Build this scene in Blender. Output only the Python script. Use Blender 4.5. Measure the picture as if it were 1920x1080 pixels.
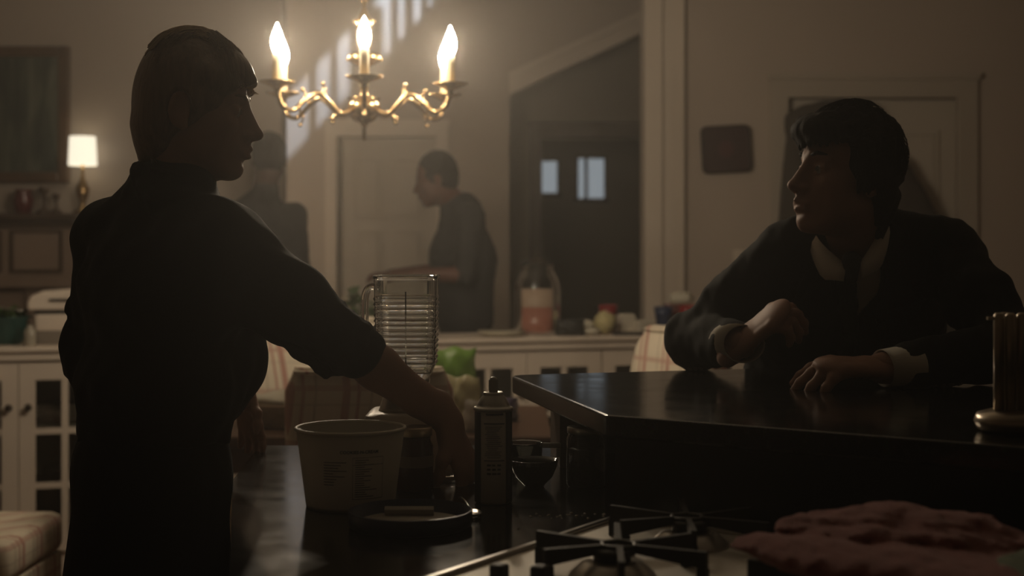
import bpy, bmesh, math, random
import numpy as np
from mathutils import Vector, Matrix
from mathutils.bvhtree import BVHTree

random.seed(7); np.random.seed(7)
for o in list(bpy.data.objects): bpy.data.objects.remove(o)
SC = bpy.context.scene
COL = SC.collection

# ------------------------------------------------------------------ camera, world, exposure
FPX, HOR, CH = 2640.0, 470.0, 1.30          # focal length in pixels of a 1920 px wide frame, horizon row, camera height
cam_d = bpy.data.cameras.new('camera'); cam = bpy.data.objects.new('camera', cam_d); COL.objects.link(cam)
cam.location = (0, 0, CH); cam.rotation_euler = (math.pi/2, 0, 0)
cam_d.sensor_width = 36.0; cam_d.lens = FPX/1920*36.0; cam_d.shift_y = -(540-HOR)/1920
cam_d.clip_start = 0.05; cam_d.clip_end = 60
cam_d.dof.use_dof = True; cam_d.dof.focus_distance = 2.35; cam_d.dof.aperture_fstop = 3.6
SC.camera = cam
SC.view_settings.view_transform = 'Standard'; SC.view_settings.look = 'None'
SC.view_settings.exposure = 0.25; SC.view_settings.gamma = 1.0; SC.view_settings.use_curve_mapping = False
BULB = 290.0                                 # radiance of each candle bulb of the chandelier
HALL = 50.0                                  # glow of the sconce in the stair hall
STREET = 420.0                               # bluish street light from an upstairs window
HAZE = 0.021
W = bpy.data.worlds.new('world'); SC.world = W; W.use_nodes = True
W.node_tree.nodes['Background'].inputs[0].default_value = (0.35, 0.45, 0.6, 1)
W.node_tree.nodes['Background'].inputs[1].default_value = 0.004
_v = W.node_tree.nodes.new('ShaderNodeVolumeScatter')     # thin smoky haze that fills the whole house
_v.inputs['Color'].default_value = (1, 0.97, 0.92, 1); _v.inputs['Density'].default_value = HAZE; _v.inputs['Anisotropy'].default_value = 0.72
W.node_tree.links.new(_v.outputs[0], W.node_tree.nodes['World Output'].inputs['Volume'])
SC.cycles.volume_bounces = 0; SC.cycles.max_bounces = 8; SC.cycles.diffuse_bounces = 4

# ------------------------------------------------------------------ helpers
def P(x, y, Y):                              # where the sight line through a picture point meets the plane at distance Y
    return Vector(((x-960)*Y/FPX, Y, CH-(y-HOR)*Y/FPX))

def lin(c): return tuple(((v/255)/12.92 if v/255 <= .04045 else ((v/255+.055)/1.055)**2.4) for v in c)

MATS = {}
def mat(name, col, rough=.5, metal=0., var=.12, scale=8., bump=0., bscale=60., stretch=(1,1,1), spec=.5, emit=None, estr=0., trans=0., ior=1.45, coat=0., sheen=0., alpha=1.):
    if name in MATS: return MATS[name]
    m = bpy.data.materials.new(name); m.use_nodes = True; nt = m.node_tree; N = nt.nodes; L = nt.links
    b = N['Principled BSDF']
    b.inputs['Roughness'].default_value = rough; b.inputs['Metallic'].default_value = metal
    b.inputs['Specular IOR Level'].default_value = spec; b.inputs['IOR'].default_value = ior
    b.inputs['Transmission Weight'].default_value = trans; b.inputs['Coat Weight'].default_value = coat
    b.inputs['Sheen Weight'].default_value = sheen; b.inputs['Alpha'].default_value = alpha
    tc = N.new('ShaderNodeTexCoord'); mp = N.new('ShaderNodeMapping'); mp.inputs['Scale'].default_value = stretch
    L.new(tc.outputs['Object'], mp.inputs['Vector'])
    if var > 0:
        nz = N.new('ShaderNodeTexNoise'); nz.inputs['Scale'].default_value = scale; nz.inputs['Detail'].default_value = 4
        L.new(mp.outputs[0], nz.inputs['Vector'])
        mx = N.new('ShaderNodeMixRGB'); mx.inputs[1].default_value = (*[c*(1-var) for c in col], 1); mx.inputs[2].default_value = (*[min(1, c*(1+var)) for c in col], 1)
        L.new(nz.outputs['Fac'], mx.inputs[0]); L.new(mx.outputs[0], b.inputs['Base Color'])
    else: b.inputs['Base Color'].default_value = (*col, 1)
    if bump > 0:
        n2 = N.new('ShaderNodeTexNoise'); n2.inputs['Scale'].default_value = bscale; n2.inputs['Detail'].default_value = 3
        L.new(mp.outputs[0], n2.inputs['Vector'])
        bp = N.new('ShaderNodeBump'); bp.inputs['Strength'].default_value = bump; bp.inputs['Distance'].default_value = .004
        L.new(n2.outputs['Fac'], bp.inputs['Height']); L.new(bp.outputs[0], b.inputs['Normal'])
    if emit:
        b.inputs['Emission Color'].default_value = (*emit, 1); b.inputs['Emission Strength'].default_value = estr
    MATS[name] = m
    return m

def obj(name, me, m=None, parent=None, smooth=False, loc=None):
    o = bpy.data.objects.new(name, me); COL.objects.link(o)
    if m is not None and len(me.materials) == 0: me.materials.append(m)
    if smooth: me.polygons.foreach_set('use_smooth', [True]*len(me.polygons))
    if loc is not None: o.location = loc
    if parent is not None: o.parent = parent
    return o
def tag(o, label=None, cat=None, group=None, kind=None):
    if label: o['label'] = label
    if cat: o['category'] = cat
    if group: o['group'] = group
    if kind: o['kind'] = kind
    return o
def thing(name, label, cat, loc=(0,0,0), rz=0, group=None):
    o = bpy.data.objects.new(name, None); COL.objects.link(o); o.location = loc; o.rotation_euler = (0,0,rz); o.empty_display_size = .05
    return tag(o, label, cat, group)

class MB:
    """collects shapes into one mesh"""
    def __init__(s): s.v = []; s.f = []
    def add(s, v, f):
        n = len(s.v); s.v += [tuple(p) for p in v]; s.f += [tuple(i+n for i in q) for q in f]; return s
    def box(s, lo, hi, M=None, bev=0.):
        (a,b,c),(d,e,g) = lo, hi
        if bev > 0:
            bm = bmesh.new(); bmesh.ops.create_cube(bm, size=1)
            for v in bm.verts: v.co = Vector((a+(v.co.x+.5)*(d-a), b+(v.co.y+.5)*(e-b), c+(v.co.z+.5)*(g-c)))
            bmesh.ops.bevel(bm, geom=list(bm.edges), offset=bev, segments=2, affect='EDGES', profile=.5)
            bm.verts.index_update()
            v = [x.co.copy() for x in bm.verts]; f = [[x.index for x in q.verts] for q in bm.faces]; bm.free()
        else:
            v = [Vector(p) for p in ((a,b,c),(d,b,c),(d,e,c),(a,e,c),(a,b,g),(d,b,g),(d,e,g),(a,e,g))]
            f = [(0,3,2,1),(4,5,6,7),(0,1,5,4),(1,2,6,5),(2,3,7,6),(3,0,4,7)]
        if M is not None: v = [M @ p for p in v]
        return s.add(v, f)
    def prism(s, poly, z0, z1):
        n = len(poly); v = [(x,y,z0) for x,y in poly]+[(x,y,z1) for x,y in poly]
        f = [tuple(range(n))[::-1], tuple(range(n,2*n))]+[(i,(i+1)%n,n+(i+1)%n,n+i) for i in range(n)]
        return s.add(v, f)
    def lathe(s, prof, n=32, c=(0,0,0), cap=True, squash=(1,1)):
        v = []; f = []; c = Vector(c)
        for r,z in prof:
            for i in range(n):
                a = 2*math.pi*i/n; v.append(c+Vector((r*math.cos(a)*squash[0], r*math.sin(a)*squash[1], z)))
        for k in range(len(prof)-1):
            for i in range(n):
                j = (i+1)%n; f.append((k*n+i, k*n+j, (k+1)*n+j, (k+1)*n+i))
        if cap:
            if prof[0][0] > 1e-6: f.append(tuple(range(n))[::-1])
            if prof[-1][0] > 1e-6: f.append(tuple(range((len(prof)-1)*n, len(prof)*n)))
        return s.add(v, f)
    def tube(s, pts, rad, n=10, closed=False):
        pts = [Vector(p) for p in pts]; m = len(pts)
        rad = rad if isinstance(rad, (list, tuple)) else [rad]*m
        t0 = (pts[1]-pts[0]).normalized(); up = Vector((0,0,1)) if abs(t0.z) < .9 else Vector((1,0,0))
        u = t0.cross(up).normalized(); v = []; f = []
        for k in range(m):
            a = pts[(k-1)%m] if (closed or k > 0) else pts[0]; b = pts[(k+1)%m] if (closed or k < m-1) else pts[-1]
            t = (b-a).normalized(); u = (u-t*u.dot(t)).normalized(); w = t.cross(u)
            for i in range(n):
                q = 2*math.pi*i/n; v.append(pts[k]+(u*math.cos(q)+w*math.sin(q))*rad[k])
        for k in range(m if closed else m-1):
            for i in range(n):
                j = (i+1)%n; l = (k+1)%m; f.append((k*n+i, k*n+j, l*n+j, l*n+i))
        if not closed: f += [tuple(range(n))[::-1], tuple(range((m-1)*n, m*n))]
        return s.add(v, f)
    def mesh(s, name):
        me = bpy.data.meshes.new(name); me.from_pydata(s.v, [], s.f); me.update()
        bm = bmesh.new(); bm.from_mesh(me); bmesh.ops.recalc_face_normals(bm, faces=bm.faces); bm.to_mesh(me); bm.free()
        return me
    def build(s, name, m, parent=None, smooth=False, loc=None, auto=None):
        me = s.mesh(name); o = obj(name, me, m, parent, smooth or auto is not None, loc)
        if auto is not None:
            me.polygons.foreach_set('use_smooth', [True]*len(me.polygons))
            bm = bmesh.new(); bm.from_mesh(me)
            for e in bm.edges:
                if len(e.link_faces) == 2 and e.calc_face_angle(0) > math.radians(auto): e.smooth = False
            bm.to_mesh(me); bm.free()
        return o

def spline(pts, n=8):                         # Catmull-Rom through points
    pts = [Vector(p) for p in pts]; out = []
    for i in range(len(pts)-1):
        p0 = pts[max(i-1,0)]; p1 = pts[i]; p2 = pts[i+1]; p3 = pts[min(i+2,len(pts)-1)]
        for k in range(n):
            t = k/n; out.append(.5*((2*p1)+(p2-p0)*t+(2*p0-5*p1+4*p2-p3)*t*t+(3*p1-p0-3*p2+p3)*t**3))
    return out+[pts[-1]]

# ------------------------------------------------------------------ distance-field modelling (smooth unions -> one continuous surface)
class Field:
    def __init__(s, lo, hi, h):
        s.lo = np.array(lo, float); s.h = h; s.n = np.ceil((np.array(hi)-s.lo)/h).astype(int)+1
        s.D = np.full(s.n, .2, np.float32)
        s.ax = [s.lo[i]+h*np.arange(s.n[i]) for i in range(3)]
    def _win(s, lo, hi, pad):
        a = np.clip(np.floor((np.array(lo)-pad-s.lo)/s.h).astype(int), 0, s.n-1)
        b = np.clip(np.ceil((np.array(hi)+pad-s.lo)/s.h).astype(int)+1, 1, s.n)
        if (b <= a).any(): return None
        sl = tuple(slice(a[i], b[i]) for i in range(3))
        G = np.meshgrid(*[s.ax[i][sl[i]] for i in range(3)], indexing='ij')
        return sl, np.stack(G, -1).astype(np.float32)
    def _mix(s, sl, d, k, mode):
        A = s.D[sl]
        if mode == 'add':
            if k <= 0: s.D[sl] = np.minimum(A, d); return
            t = np.clip(.5+.5*(A-d)/k, 0, 1); s.D[sl] = A*(1-t)+d*t-k*t*(1-t)
        else:
            if k <= 0: s.D[sl] = np.maximum(A, -d); return
            t = np.clip(.5-.5*(A+d)/k, 0, 1); s.D[sl] = A*(1-t)-d*t+k*t*(1-t)
    def cone(s, a, b, ra, rb=None, k=.01, mode='add', flat=None, ratio=1.):
        rb = ra if rb is None else rb
        a = np.array(a, np.float32); b = np.array(b, np.float32); r = max(ra, rb)*max(1, ratio)
        w = s._win(np.minimum(a,b)-r, np.maximum(a,b)+r, k+2.5*s.h)
        if w is None: return
        sl, X = w; p = X-a; ab = b-a
        if flat is not None:                  # widened/flattened cross-section along the axis 'flat'
            q = np.array(flat, np.float32); q = q/np.linalg.norm(q); c = (1/ratio-1)
            p = p+(p@q)[...,None]*c*q; ab = ab+(ab@q)*c*q
        t = np.clip((p@ab)/max(ab@ab, 1e-9), 0, 1)
        d = np.linalg.norm(p-t[...,None]*ab, axis=-1)-(ra+(rb-ra)*t)
        if flat is not None and ratio < 1: d = d*ratio
        s._mix(sl, d.astype(np.float32), k, mode)
    def path(s, pts, rad, k=.01, flat=None, ratio=1., mode='add'):
        rad = rad if isinstance(rad, (list, tuple)) else [rad]*len(pts)
        for i in range(len(pts)-1): s.cone(pts[i], pts[i+1], rad[i], rad[i+1], k, mode, flat, ratio)
    def ell(s, c, r, k=.01, R=None, mode='add'):
        c = np.array(c, np.float32); r = np.array(r, np.float32) if np.ndim(r) else np.full(3, r, np.float32)
        m = r.max() if R is not None else r
        w = s._win(c-m, c+m, k+2.5*s.h)
        if w is None: return
        sl, X = w; q = X-c
        if R is not None: q = q@np.array(R, np.float32)
        k0 = np.linalg.norm(q/r, axis=-1); k1 = np.linalg.norm(q/(r*r), axis=-1)
        s._mix(sl, np.where(k1 > 1e-6, k0*(k0-1)/np.maximum(k1, 1e-6), -r.min()).astype(np.float32), k, mode)
    def half(s, p, n, k=0.):                  # keep the side opposite to n
        n = np.array(n, float); n /= np.linalg.norm(n)
        G = sum(((s.ax[i]-p[i])*n[i]).reshape([-1 if j == i else 1 for j in range(3)]) for i in range(3))
        s.D = np.maximum(s.D, G.astype(np.float32))
    def noise(s, amp, freq, seed=0, stretch=(1,1,1)):
        r = np.random.RandomState(seed); near = np.abs(s.D) < .04
        idx = np.argwhere(near); X = s.lo+idx*s.h; val = np.zeros(len(X))
        for o in range(5):
            kv = r.normal(size=(3,3))*freq*(1+.5*o)*np.array(stretch)
            ph = r.rand(3)*6.28
            val += np.prod([np.sin(X@kv[i]+ph[i]) for i in range(2)], axis=0)/(1+.5*o)
        s.D[near] += (amp*val).astype(np.float32)
    def surf(s):
        D = s.D; D[0]=D[-1]=.1; D[:,0]=D[:,-1]=.1; D[:,:,0]=D[:,:,-1]=.1
        S = D < 0; nx,ny,nz = D.shape
        c8 = [(i,j,k) for i in (0,1) for j in (0,1) for k in (0,1)]
        cnt = sum(S[i:nx-1+i, j:ny-1+j, k:nz-1+k].astype(np.uint8) for i,j,k in c8)
        act = np.argwhere((cnt > 0) & (cnt < 8)); 
        if len(act) == 0: return np.zeros((0,3)), []
        V = np.stack([D[act[:,0]+i, act[:,1]+j, act[:,2]+k] for i,j,k in c8], 1).astype(np.float64)
        acc = np.zeros((len(act),3)); num = np.zeros(len(act)); C = np.array(c8, float)
        for a in range(8):
            for b in range(a+1, 8):
                if abs(C[a]-C[b]).sum() != 1: continue
                m = (V[:,a] < 0) != (V[:,b] < 0)
                t = np.where(m, V[:,a]/np.where(m, V[:,a]-V[:,b], 1), 0)
                acc += m[:,None]*(C[a]+t[:,None]*(C[b]-C[a])); num += m
        pos = s.lo+(act+acc/num[:,None])*s.h
        idx = np.full((nx,ny,nz), -1, np.int64); idx[act[:,0],act[:,1],act[:,2]] = np.arange(len(act))
        F = []
        for ax in range(3):
            a1, a2 = (ax+1)%3, (ax+2)%3
            sa = [slice(None)]*3; sb = [slice(None)]*3; sa[ax] = slice(0,-1); sb[ax] = slice(1,None)
            e = np.argwhere(S[tuple(sa)] != S[tuple(sb)])
            inside = S[tuple(e.T)]
            def cell(d1, d2):
                q = e.copy(); q[:,a1] -= d1; q[:,a2] -= d2; return idx[tuple(q.T)]
            q = np.stack([cell(0,0), cell(1,0), cell(1,1), cell(0,1)], 1)
            q[~inside] = q[~inside][:,::-1]; F.append(q[(q >= 0).all(1)])
        return pos, np.concatenate(F)

def field_mesh(name, parts, smooth=0):
    """one mesh out of several (verts, quads) blocks"""
    vs = []; fs = []; n = 0
    for v,f in parts:
        vs.append(v); fs.append(np.asarray(f)+n); n += len(v)
    V = np.concatenate(vs); F = np.concatenate(fs)
    if smooth:
        e = np.concatenate([F[:,[0,1]],F[:,[1,2]],F[:,[2,3]],F[:,[3,0]]]); e = np.concatenate([e, e[:,::-1]])
        deg = np.bincount(e[:,0], minlength=len(V)).clip(1)
        for _ in range(smooth):
            A = np.stack([np.bincount(e[:,0], weights=V[e[:,1],i], minlength=len(V)) for i in range(3)], 1)/deg[:,None]
            V = V*.5+A*.5
    me = bpy.data.meshes.new(name); me.vertices.add(len(V)); me.vertices.foreach_set('co', V.ravel())
    me.loops.add(F.size); me.loops.foreach_set('vertex_index', F.ravel().astype(np.int32))
    me.polygons.add(len(F)); me.polygons.foreach_set('loop_start', np.arange(0, F.size, 4, dtype=np.int32))
    me.polygons.foreach_set('use_smooth', np.ones(len(F), bool)); me.update(calc_edges=True); me.validate()
    return me
# ------------------------------------------------------------------ materials of the room
def special(name, fn):
    m = bpy.data.materials.new(name); m.use_nodes = True
    fn(m.node_tree, m.node_tree.nodes, m.node_tree.links, m.node_tree.nodes['Principled BSDF']); MATS[name] = m; return m
def _granite(nt, N, L, b):
    tc = N.new('ShaderNodeTexCoord'); v = N.new('ShaderNodeTexVoronoi'); v.inputs['Scale'].default_value = 260
    n = N.new('ShaderNodeTexNoise'); n.inputs['Scale'].default_value = 90; n.inputs['Detail'].default_value = 6
    L.new(tc.outputs['Object'], v.inputs['Vector']); L.new(tc.outputs['Object'], n.inputs['Vector'])
    r = N.new('ShaderNodeValToRGB'); e = r.color_ramp.elements
    e[0].position = .45; e[0].color = (.006,.006,.006,1); e[1].position = .75; e[1].color = (.05,.048,.042,1)
    L.new(n.outputs['Fac'], r.inputs[0]); mx = N.new('ShaderNodeMixRGB'); mx.blend_type = 'MULTIPLY'; mx.inputs[0].default_value = .7
    L.new(r.outputs[0], mx.inputs[1]); L.new(v.outputs['Color'], mx.inputs[2]); L.new(mx.outputs[0], b.inputs['Base Color'])
    n2 = N.new('ShaderNodeTexNoise'); n2.inputs['Scale'].default_value = 14; L.new(tc.outputs['Object'], n2.inputs['Vector'])
    mr = N.new('ShaderNodeMapRange'); mr.inputs[3].default_value = .07; mr.inputs[4].default_value = .2
    L.new(n2.outputs['Fac'], mr.inputs[0]); L.new(mr.outputs[0], b.inputs['Roughness'])
special('granite', _granite)
def _plaid(nt, N, L, b):
    tc = N.new('ShaderNodeTexCoord'); sp = N.new('ShaderNodeSeparateXYZ'); L.new(tc.outputs['Object'], sp.inputs[0])
    def M(op, a, c=None):
        m = N.new('ShaderNodeMath'); m.operation = op
        for i,x in enumerate((a,c)):
            if x is None: continue
            if isinstance(x,(int,float)): m.inputs[i].default_value = x
            else: L.new(x, m.inputs[i])
        return m.outputs[0]
    def band(src, per, off, w):
        f = M('FRACT', M('ADD', M('DIVIDE', src, per), off)); return M('LESS_THAN', M('ABSOLUTE', M('SUBTRACT', f, .5)), w)
    s1 = M('ADD', sp.outputs[0], sp.outputs[1]); z = sp.outputs[2]
    red = M('MAXIMUM', band(s1, .15, .1, .07), band(s1, .15, .32, .03)); rh = M('MULTIPLY', band(z, .15, .3, .05), .6)
    dark = M('MAXIMUM', band(s1, .15, .55, .02), M('MULTIPLY', band(z, .15, .6, .02), .6))
    c0 = N.new('ShaderNodeMixRGB'); c0.inputs[1].default_value = (.68,.6,.47,1); c0.inputs[2].default_value = (.40,.15,.12,1)
    L.new(M('MULTIPLY', M('MAXIMUM', red, rh), .75), c0.inputs[0])
    c1 = N.new('ShaderNodeMixRGB'); L.new(c0.outputs[0], c1.inputs[1]); c1.inputs[2].default_value = (.30,.24,.18,1); L.new(M('MULTIPLY', dark, .5), c1.inputs[0])
    L.new(c1.outputs[0], b.inputs['Base Color']); b.inputs['Roughness'].default_value = .9
    n = N.new('ShaderNodeTexNoise'); n.inputs['Scale'].default_value = 400; bp = N.new('ShaderNodeBump'); bp.inputs['Strength'].default_value = .3; bp.inputs['Distance'].default_value = .002
    L.new(tc.outputs['Object'], n.inputs['Vector']); L.new(n.outputs['Fac'], bp.inputs['Height']); L.new(bp.outputs[0], b.inputs['Normal'])
special('plaid', _plaid)
def _thin(nt, N, L, b):
    N.remove(b); o = N['Material Output']; t = N.new('ShaderNodeBsdfTransparent'); t.inputs[0].default_value = (.9,.92,.9,1)
    g = N.new('ShaderNodeBsdfGlossy'); g.inputs['Roughness'].default_value = .03
    f = N.new('ShaderNodeFresnel'); f.inputs[0].default_value = 1.5; mx = N.new('ShaderNodeMixShader')
    L.new(f.outputs[0], mx.inputs[0]); L.new(t.outputs[0], mx.inputs[1]); L.new(g.outputs[0], mx.inputs[2]); L.new(mx.outputs[0], o.inputs[0])
special('thin_glass', _thin)
def _paint(nt, N, L, b):
    tc = N.new('ShaderNodeTexCoord'); mp = N.new('ShaderNodeMapping'); mp.inputs['Scale'].default_value = (9,1,1.6)
    n = N.new('ShaderNodeTexNoise'); n.inputs['Scale'].default_value = 1.6; n.inputs['Detail'].default_value = 5; n.inputs['Distortion'].default_value = .6
    L.new(tc.outputs['Object'], mp.inputs[0]); L.new(mp.outputs[0], n.inputs['Vector'])
    r = N.new('ShaderNodeValToRGB'); e = r.color_ramp.elements; e[0].position = .35; e[0].color = (.02,.024,.02,1); e[1].position = .72; e[1].color = (.14,.15,.11,1)
    e.new(.52).color = (.05,.06,.045,1); L.new(n.outputs['Fac'], r.inputs[0]); L.new(r.outputs[0], b.inputs['Base Color']); b.inputs['Roughness'].default_value = .6
special('landscape_painting', _paint)

WALL = mat('wall_paint', (.41,.345,.29), .85, var=.05, scale=3, bump=.05, bscale=120)
WALL_SHADE = mat('shaded_wall_paint', (.30,.26,.21), .85, var=.05, scale=3)  # darker copy of the wall paint; the shade of the recess is in its colour
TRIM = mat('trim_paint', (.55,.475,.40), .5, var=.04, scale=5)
CABW = mat('cabinet_paint', (.68,.59,.50), .45, var=.05, scale=6, bump=.03, bscale=40)
DOORP = mat('door_paint', (.42,.37,.31), .5, var=.04)
WOODF = mat('floor_oak', (.20,.12,.06), .4, var=.35, scale=3, stretch=(1,14,1))
WOODT = mat('table_wood', (.10,.052,.03), .35, var=.35, scale=4, stretch=(2,16,2))
DKWOOD = mat('dark_wood', (.075,.045,.028), .45, var=.3, scale=5, stretch=(8,1,1))
CEIL = mat('ceiling_paint', (.50,.46,.40), .9, var=.03)
BRASS = mat('brass', (.46,.31,.15), .26, 1., var=.1, scale=20)
STEEL = mat('steel', (.62,.60,.56), .28, 1., var=.08, scale=30)
IRON = mat('cast_iron', (.018,.017,.016), .42, 0, var=.2, scale=60, bump=.25, bscale=300)
KBLK = mat('black_panel', (.012,.012,.012), .35, var=.2, scale=10)
GLASS_T = MATS['thin_glass']; GRAN = MATS['granite']; PLAID = MATS['plaid']

def struct(name, mb, m, parent=None, label=None, **k):
    o = mb.build(name, m, parent, **k)
    if parent is None: tag(o, label, None, None, 'structure')
    return o
def wallrun(name, a, b, t, z1, m, holes=(), z0=0., label=None):
    """upright wall from a to b (x,y), thickness t to the left of a->b; holes = (s0,s1,z0,z1) along it"""
    a = Vector((*a,0)); b = Vector((*b,0)); L = (b-a).length; d = (b-a)/L; n = Vector((-d.y, d.x, 0))
    M = Matrix.Translation(a) @ Matrix((( d.x, n.x, 0, 0),(d.y, n.y, 0, 0),(0,0,1,0),(0,0,0,1)))
    mb = MB(); cuts = sorted({0., L, *[h[0] for h in holes], *[h[1] for h in holes]})
    for s0,s1 in zip(cuts, cuts[1:]):
        zs = [(z0, z1)]
        for h in holes:
            if h[0] <= s0+1e-6 and h[1] >= s1-1e-6: zs = [(z0, h[2]), (h[3], z1)]
        for q0,q1 in zs:
            if q1-q0 > 1e-4: mb.box((s0,0,q0),(s1,t,q1), M)
    return struct(name, mb, m, label=label)

ZC = 3.0
struct('floor', MB().box((-4.2,-2.2,-.1),(3.4,13.2,0)), WOODF, label='dark oak floor of the room')
struct('ceiling', MB().box((-4.2,-2.2,ZC),(3.4,8.26,ZC+.1)).box((-4.2,9.0,ZC),(3.4,13.2,ZC+.1)).box((-4.2,8.26,ZC),(-1.9,9.0,ZC+.1)).box((1.2,8.26,ZC),(3.4,9.0,ZC+.1)), CEIL, label='plain ceiling over the room')
# the upper floor above the stair opening
struct('wall_upper', MB().box((-2.1,7.3,ZC+.1),(1.4,7.4,4.7)).box((-2.1,9.0,ZC+.1),(1.4,9.1,4.7)).box((-2.1,7.4,ZC+.1),(-2.0,9.0,4.7)).box((1.3,7.4,ZC+.1),(1.4,9.0,4.7)).box((-2.1,7.3,4.7),(1.4,9.1,4.8)), WALL)
wallrun('wall_left', (-4.0,-2), (-4.0,9.2), .15, ZC, WALL)
wallrun('wall_right', (3.2,13), (3.2,-2), .15, ZC, WALL)
wallrun('wall_rear', (3.2,-2), (-4.0,-2), -.15, ZC, WALL)
XL = (527-960)*7.4/FPX
wallrun('wall_fireplace', (-4.0,7.4), (XL,7.4), .18, ZC, WALL, label='dim wall at the left behind the lamp and painting')
# back wall of the stair hall with the panelled door and the dark doorway
BX0, BX1 = -2.6, 3.2
d1 = ((632-960)*9/FPX, (818-960)*9/FPX); DZ1 = 2.03
NY = 9.9; d2 = ((1016-960)*NY/FPX, 1.35); DZ2 = P(0,260,NY).z
xe_ = P(955,0,9.).x
wallrun('wall_back', (BX0,9.), (xe_,9.), .14, ZC, WALL, holes=[(d1[0]-BX0, d1[1]-BX0, 0, DZ1)], label='plain wall behind the chandelier with a closed door')
qa, qb = P(955,142,9.), P(1300,-18,9.)
up_ = MB().prism([(qa.x,qa.z),(qb.x,qb.z),(qb.x,ZC),(qa.x,ZC)], 9., 9.14); up_.v = [(x,z,y) for x,y,z in up_.v]
struct('wall_stair', up_, WALL, label='sloping side of the stairs above the dark recess')
mo = MB()
for y0,y1,dz0,dz1 in ((8.965,9.,-.03,.02),(8.98,9.14,-.12,-.03)):
    A_, B_ = (qa, P(1300,-18,9.)) if dz1 > 0 else (qa, qb)
    mo.add([(p.x,y,p.z+d) for y in (y0,y1) for p,d in ((A_,dz0),(B_,dz0),(B_,dz1),(A_,dz1))], [(0,1,2,3),(7,6,5,4),(0,4,5,1),(1,5,6,2),(2,6,7,3),(3,7,4,0)])
struct('trim_6', mo, TRIM, label='sloping moulding along the underside of the stairs')
wallrun('wall_recess', (xe_-.2,NY), (3.2,NY), .12, ZC, WALL_SHADE, holes=[(d2[0]-xe_+.2, d2[1]-xe_+.2, 0, DZ2)], label='dim wall of the recess under the stairs')
wallrun('wall_recess_side', (xe_-.1,NY), (xe_-.1,9.14), -.1, ZC, WALL_SHADE)
wallrun('wall_hall', (-2.6,12.6), (3.2,12.6), .12, ZC, WALL_SHADE, label='unlit far wall seen through the doorway')
wallrun('wall_hall_side', (-.5,12.6), (-.5,NY+.12), -.1, ZC, WALL_SHADE)
# wall on the right with the second door
COLX = (1212-960)*7/FPX
d3 = (1.37, 2.22)
wallrun('wall_front_right', (COLX,7.), (3.2,7.), .18, ZC, WALL, holes=[(d3[0]-COLX, d3[1]-COLX, 0, 2.06)], label='beige wall at the right with the dark plaque')

def panel_door(name, x0, x1, y, h, m, knob_side, label, rows=((.12,.72),(.80,1.42),(1.52,1.88)), cols=2):
    w = x1-x0; root = tag(MB().box((x0+.004, y+.03, .008),(x1-.004, y+.065, h-.006)).build(name, m), label, None, None, 'structure')
    cw = (w-.11*(cols+1))/cols
    for c in range(cols):
        for z0,z1 in rows:
            a = x0+.11+c*(cw+.11)
            MB().box((a, y+.020, z0),(a+cw, y+.031, z1), bev=.008).build('panel', m, root)
            fr = MB()
            for lo,hi in (((a-.02,y+.022,z0-.02),(a,y+.032,z1+.02)),((a+cw,y+.022,z0-.02),(a+cw+.02,y+.032,z1+.02)),((a,y+.022,z0-.02),(a+cw,y+.032,z0)),((a,y+.022,z1),(a+cw,y+.032,z1+.02))): fr.box(lo,hi)
            fr.build('panel_moulding', m, root)
    kx = x0+.06 if knob_side < 0 else x1-.06
    k = MB(); k.lathe([(.022,0),(.024,.006),(.01,.012),(.01,.03),(.026,.045),(.028,.058),(.02,.068),(0,.07)], 16)
    k.v = [(kx+p[0], y+.03-p[2], .95+p[1]) for p in k.v]; k.build('door_knob', BRASS, root, True)
    return root
panel_door('door_1', *d1, 9., DZ1, DOORP, -1, 'panelled door under the stairs behind the man in the grey shirt')
panel_door('door_2', *d3, 7., 2.06, DOORP, 1, 'dim panelled door at the right behind the seated man')
def casing(name, x0, x1, y, h, m, w=.075, t=.02, label=None):
    mb = MB(); mb.box((x0-w,y-t,0),(x0,y,h+w)); mb.box((x1,y-t,0),(x1+w,y,h+w)); mb.box((x0,y-t,h),(x1,y,h+w)); mb.box((x0-w-.01,y-t-.012,h+w),(x1+w+.01,y,h+w+.03))
    return struct(name, mb, m, label=label)
casing('trim_1', *d1, 9., DZ1, TRIM, label='casing around the panelled door under the stairs')
casing('trim_2', *d2, NY, DZ2, DKWOOD, w=.085, label='brown wooden casing around the dark doorway')
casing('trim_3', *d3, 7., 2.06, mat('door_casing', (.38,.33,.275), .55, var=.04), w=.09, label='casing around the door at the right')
# column-like end casing of the right wall
mb = MB(); mb.box((COLX-.012,6.955,0),(COLX+.075,7.2,ZC)); mb.box((COLX+.075,6.972,0),(COLX+.165,7.0,ZC)); mb.box((COLX+.165,6.965,0),(COLX+.185,7.0,ZC)); mb.box((COLX-.02,6.945,0),(COLX+.19,7.0,.16))
struct('trim_4', mb, TRIM, label='pale full-height casing at the end of the right-hand wall')
struct('trim_5', MB().box((COLX+.19,6.975,.86),(d3[0]-.09,7.,.93)).box((d3[1]+.09,6.975,.86),(3.2,7.,.93)), TRIM, label='chair rail along the right-hand wall')
struct('baseboard_right', MB().box((COLX+.19,6.98,0),(d3[0]-.09,7.,.13)).box((d3[1]+.09,6.98,0),(3.2,7.,.13)), TRIM)
struct('baseboard_back', MB().box((BX0,8.98,0),(d1[0]-.075,9.,.13)).box((d1[1]+.075,8.98,0),(xe_,9.,.13)), TRIM)

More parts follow.
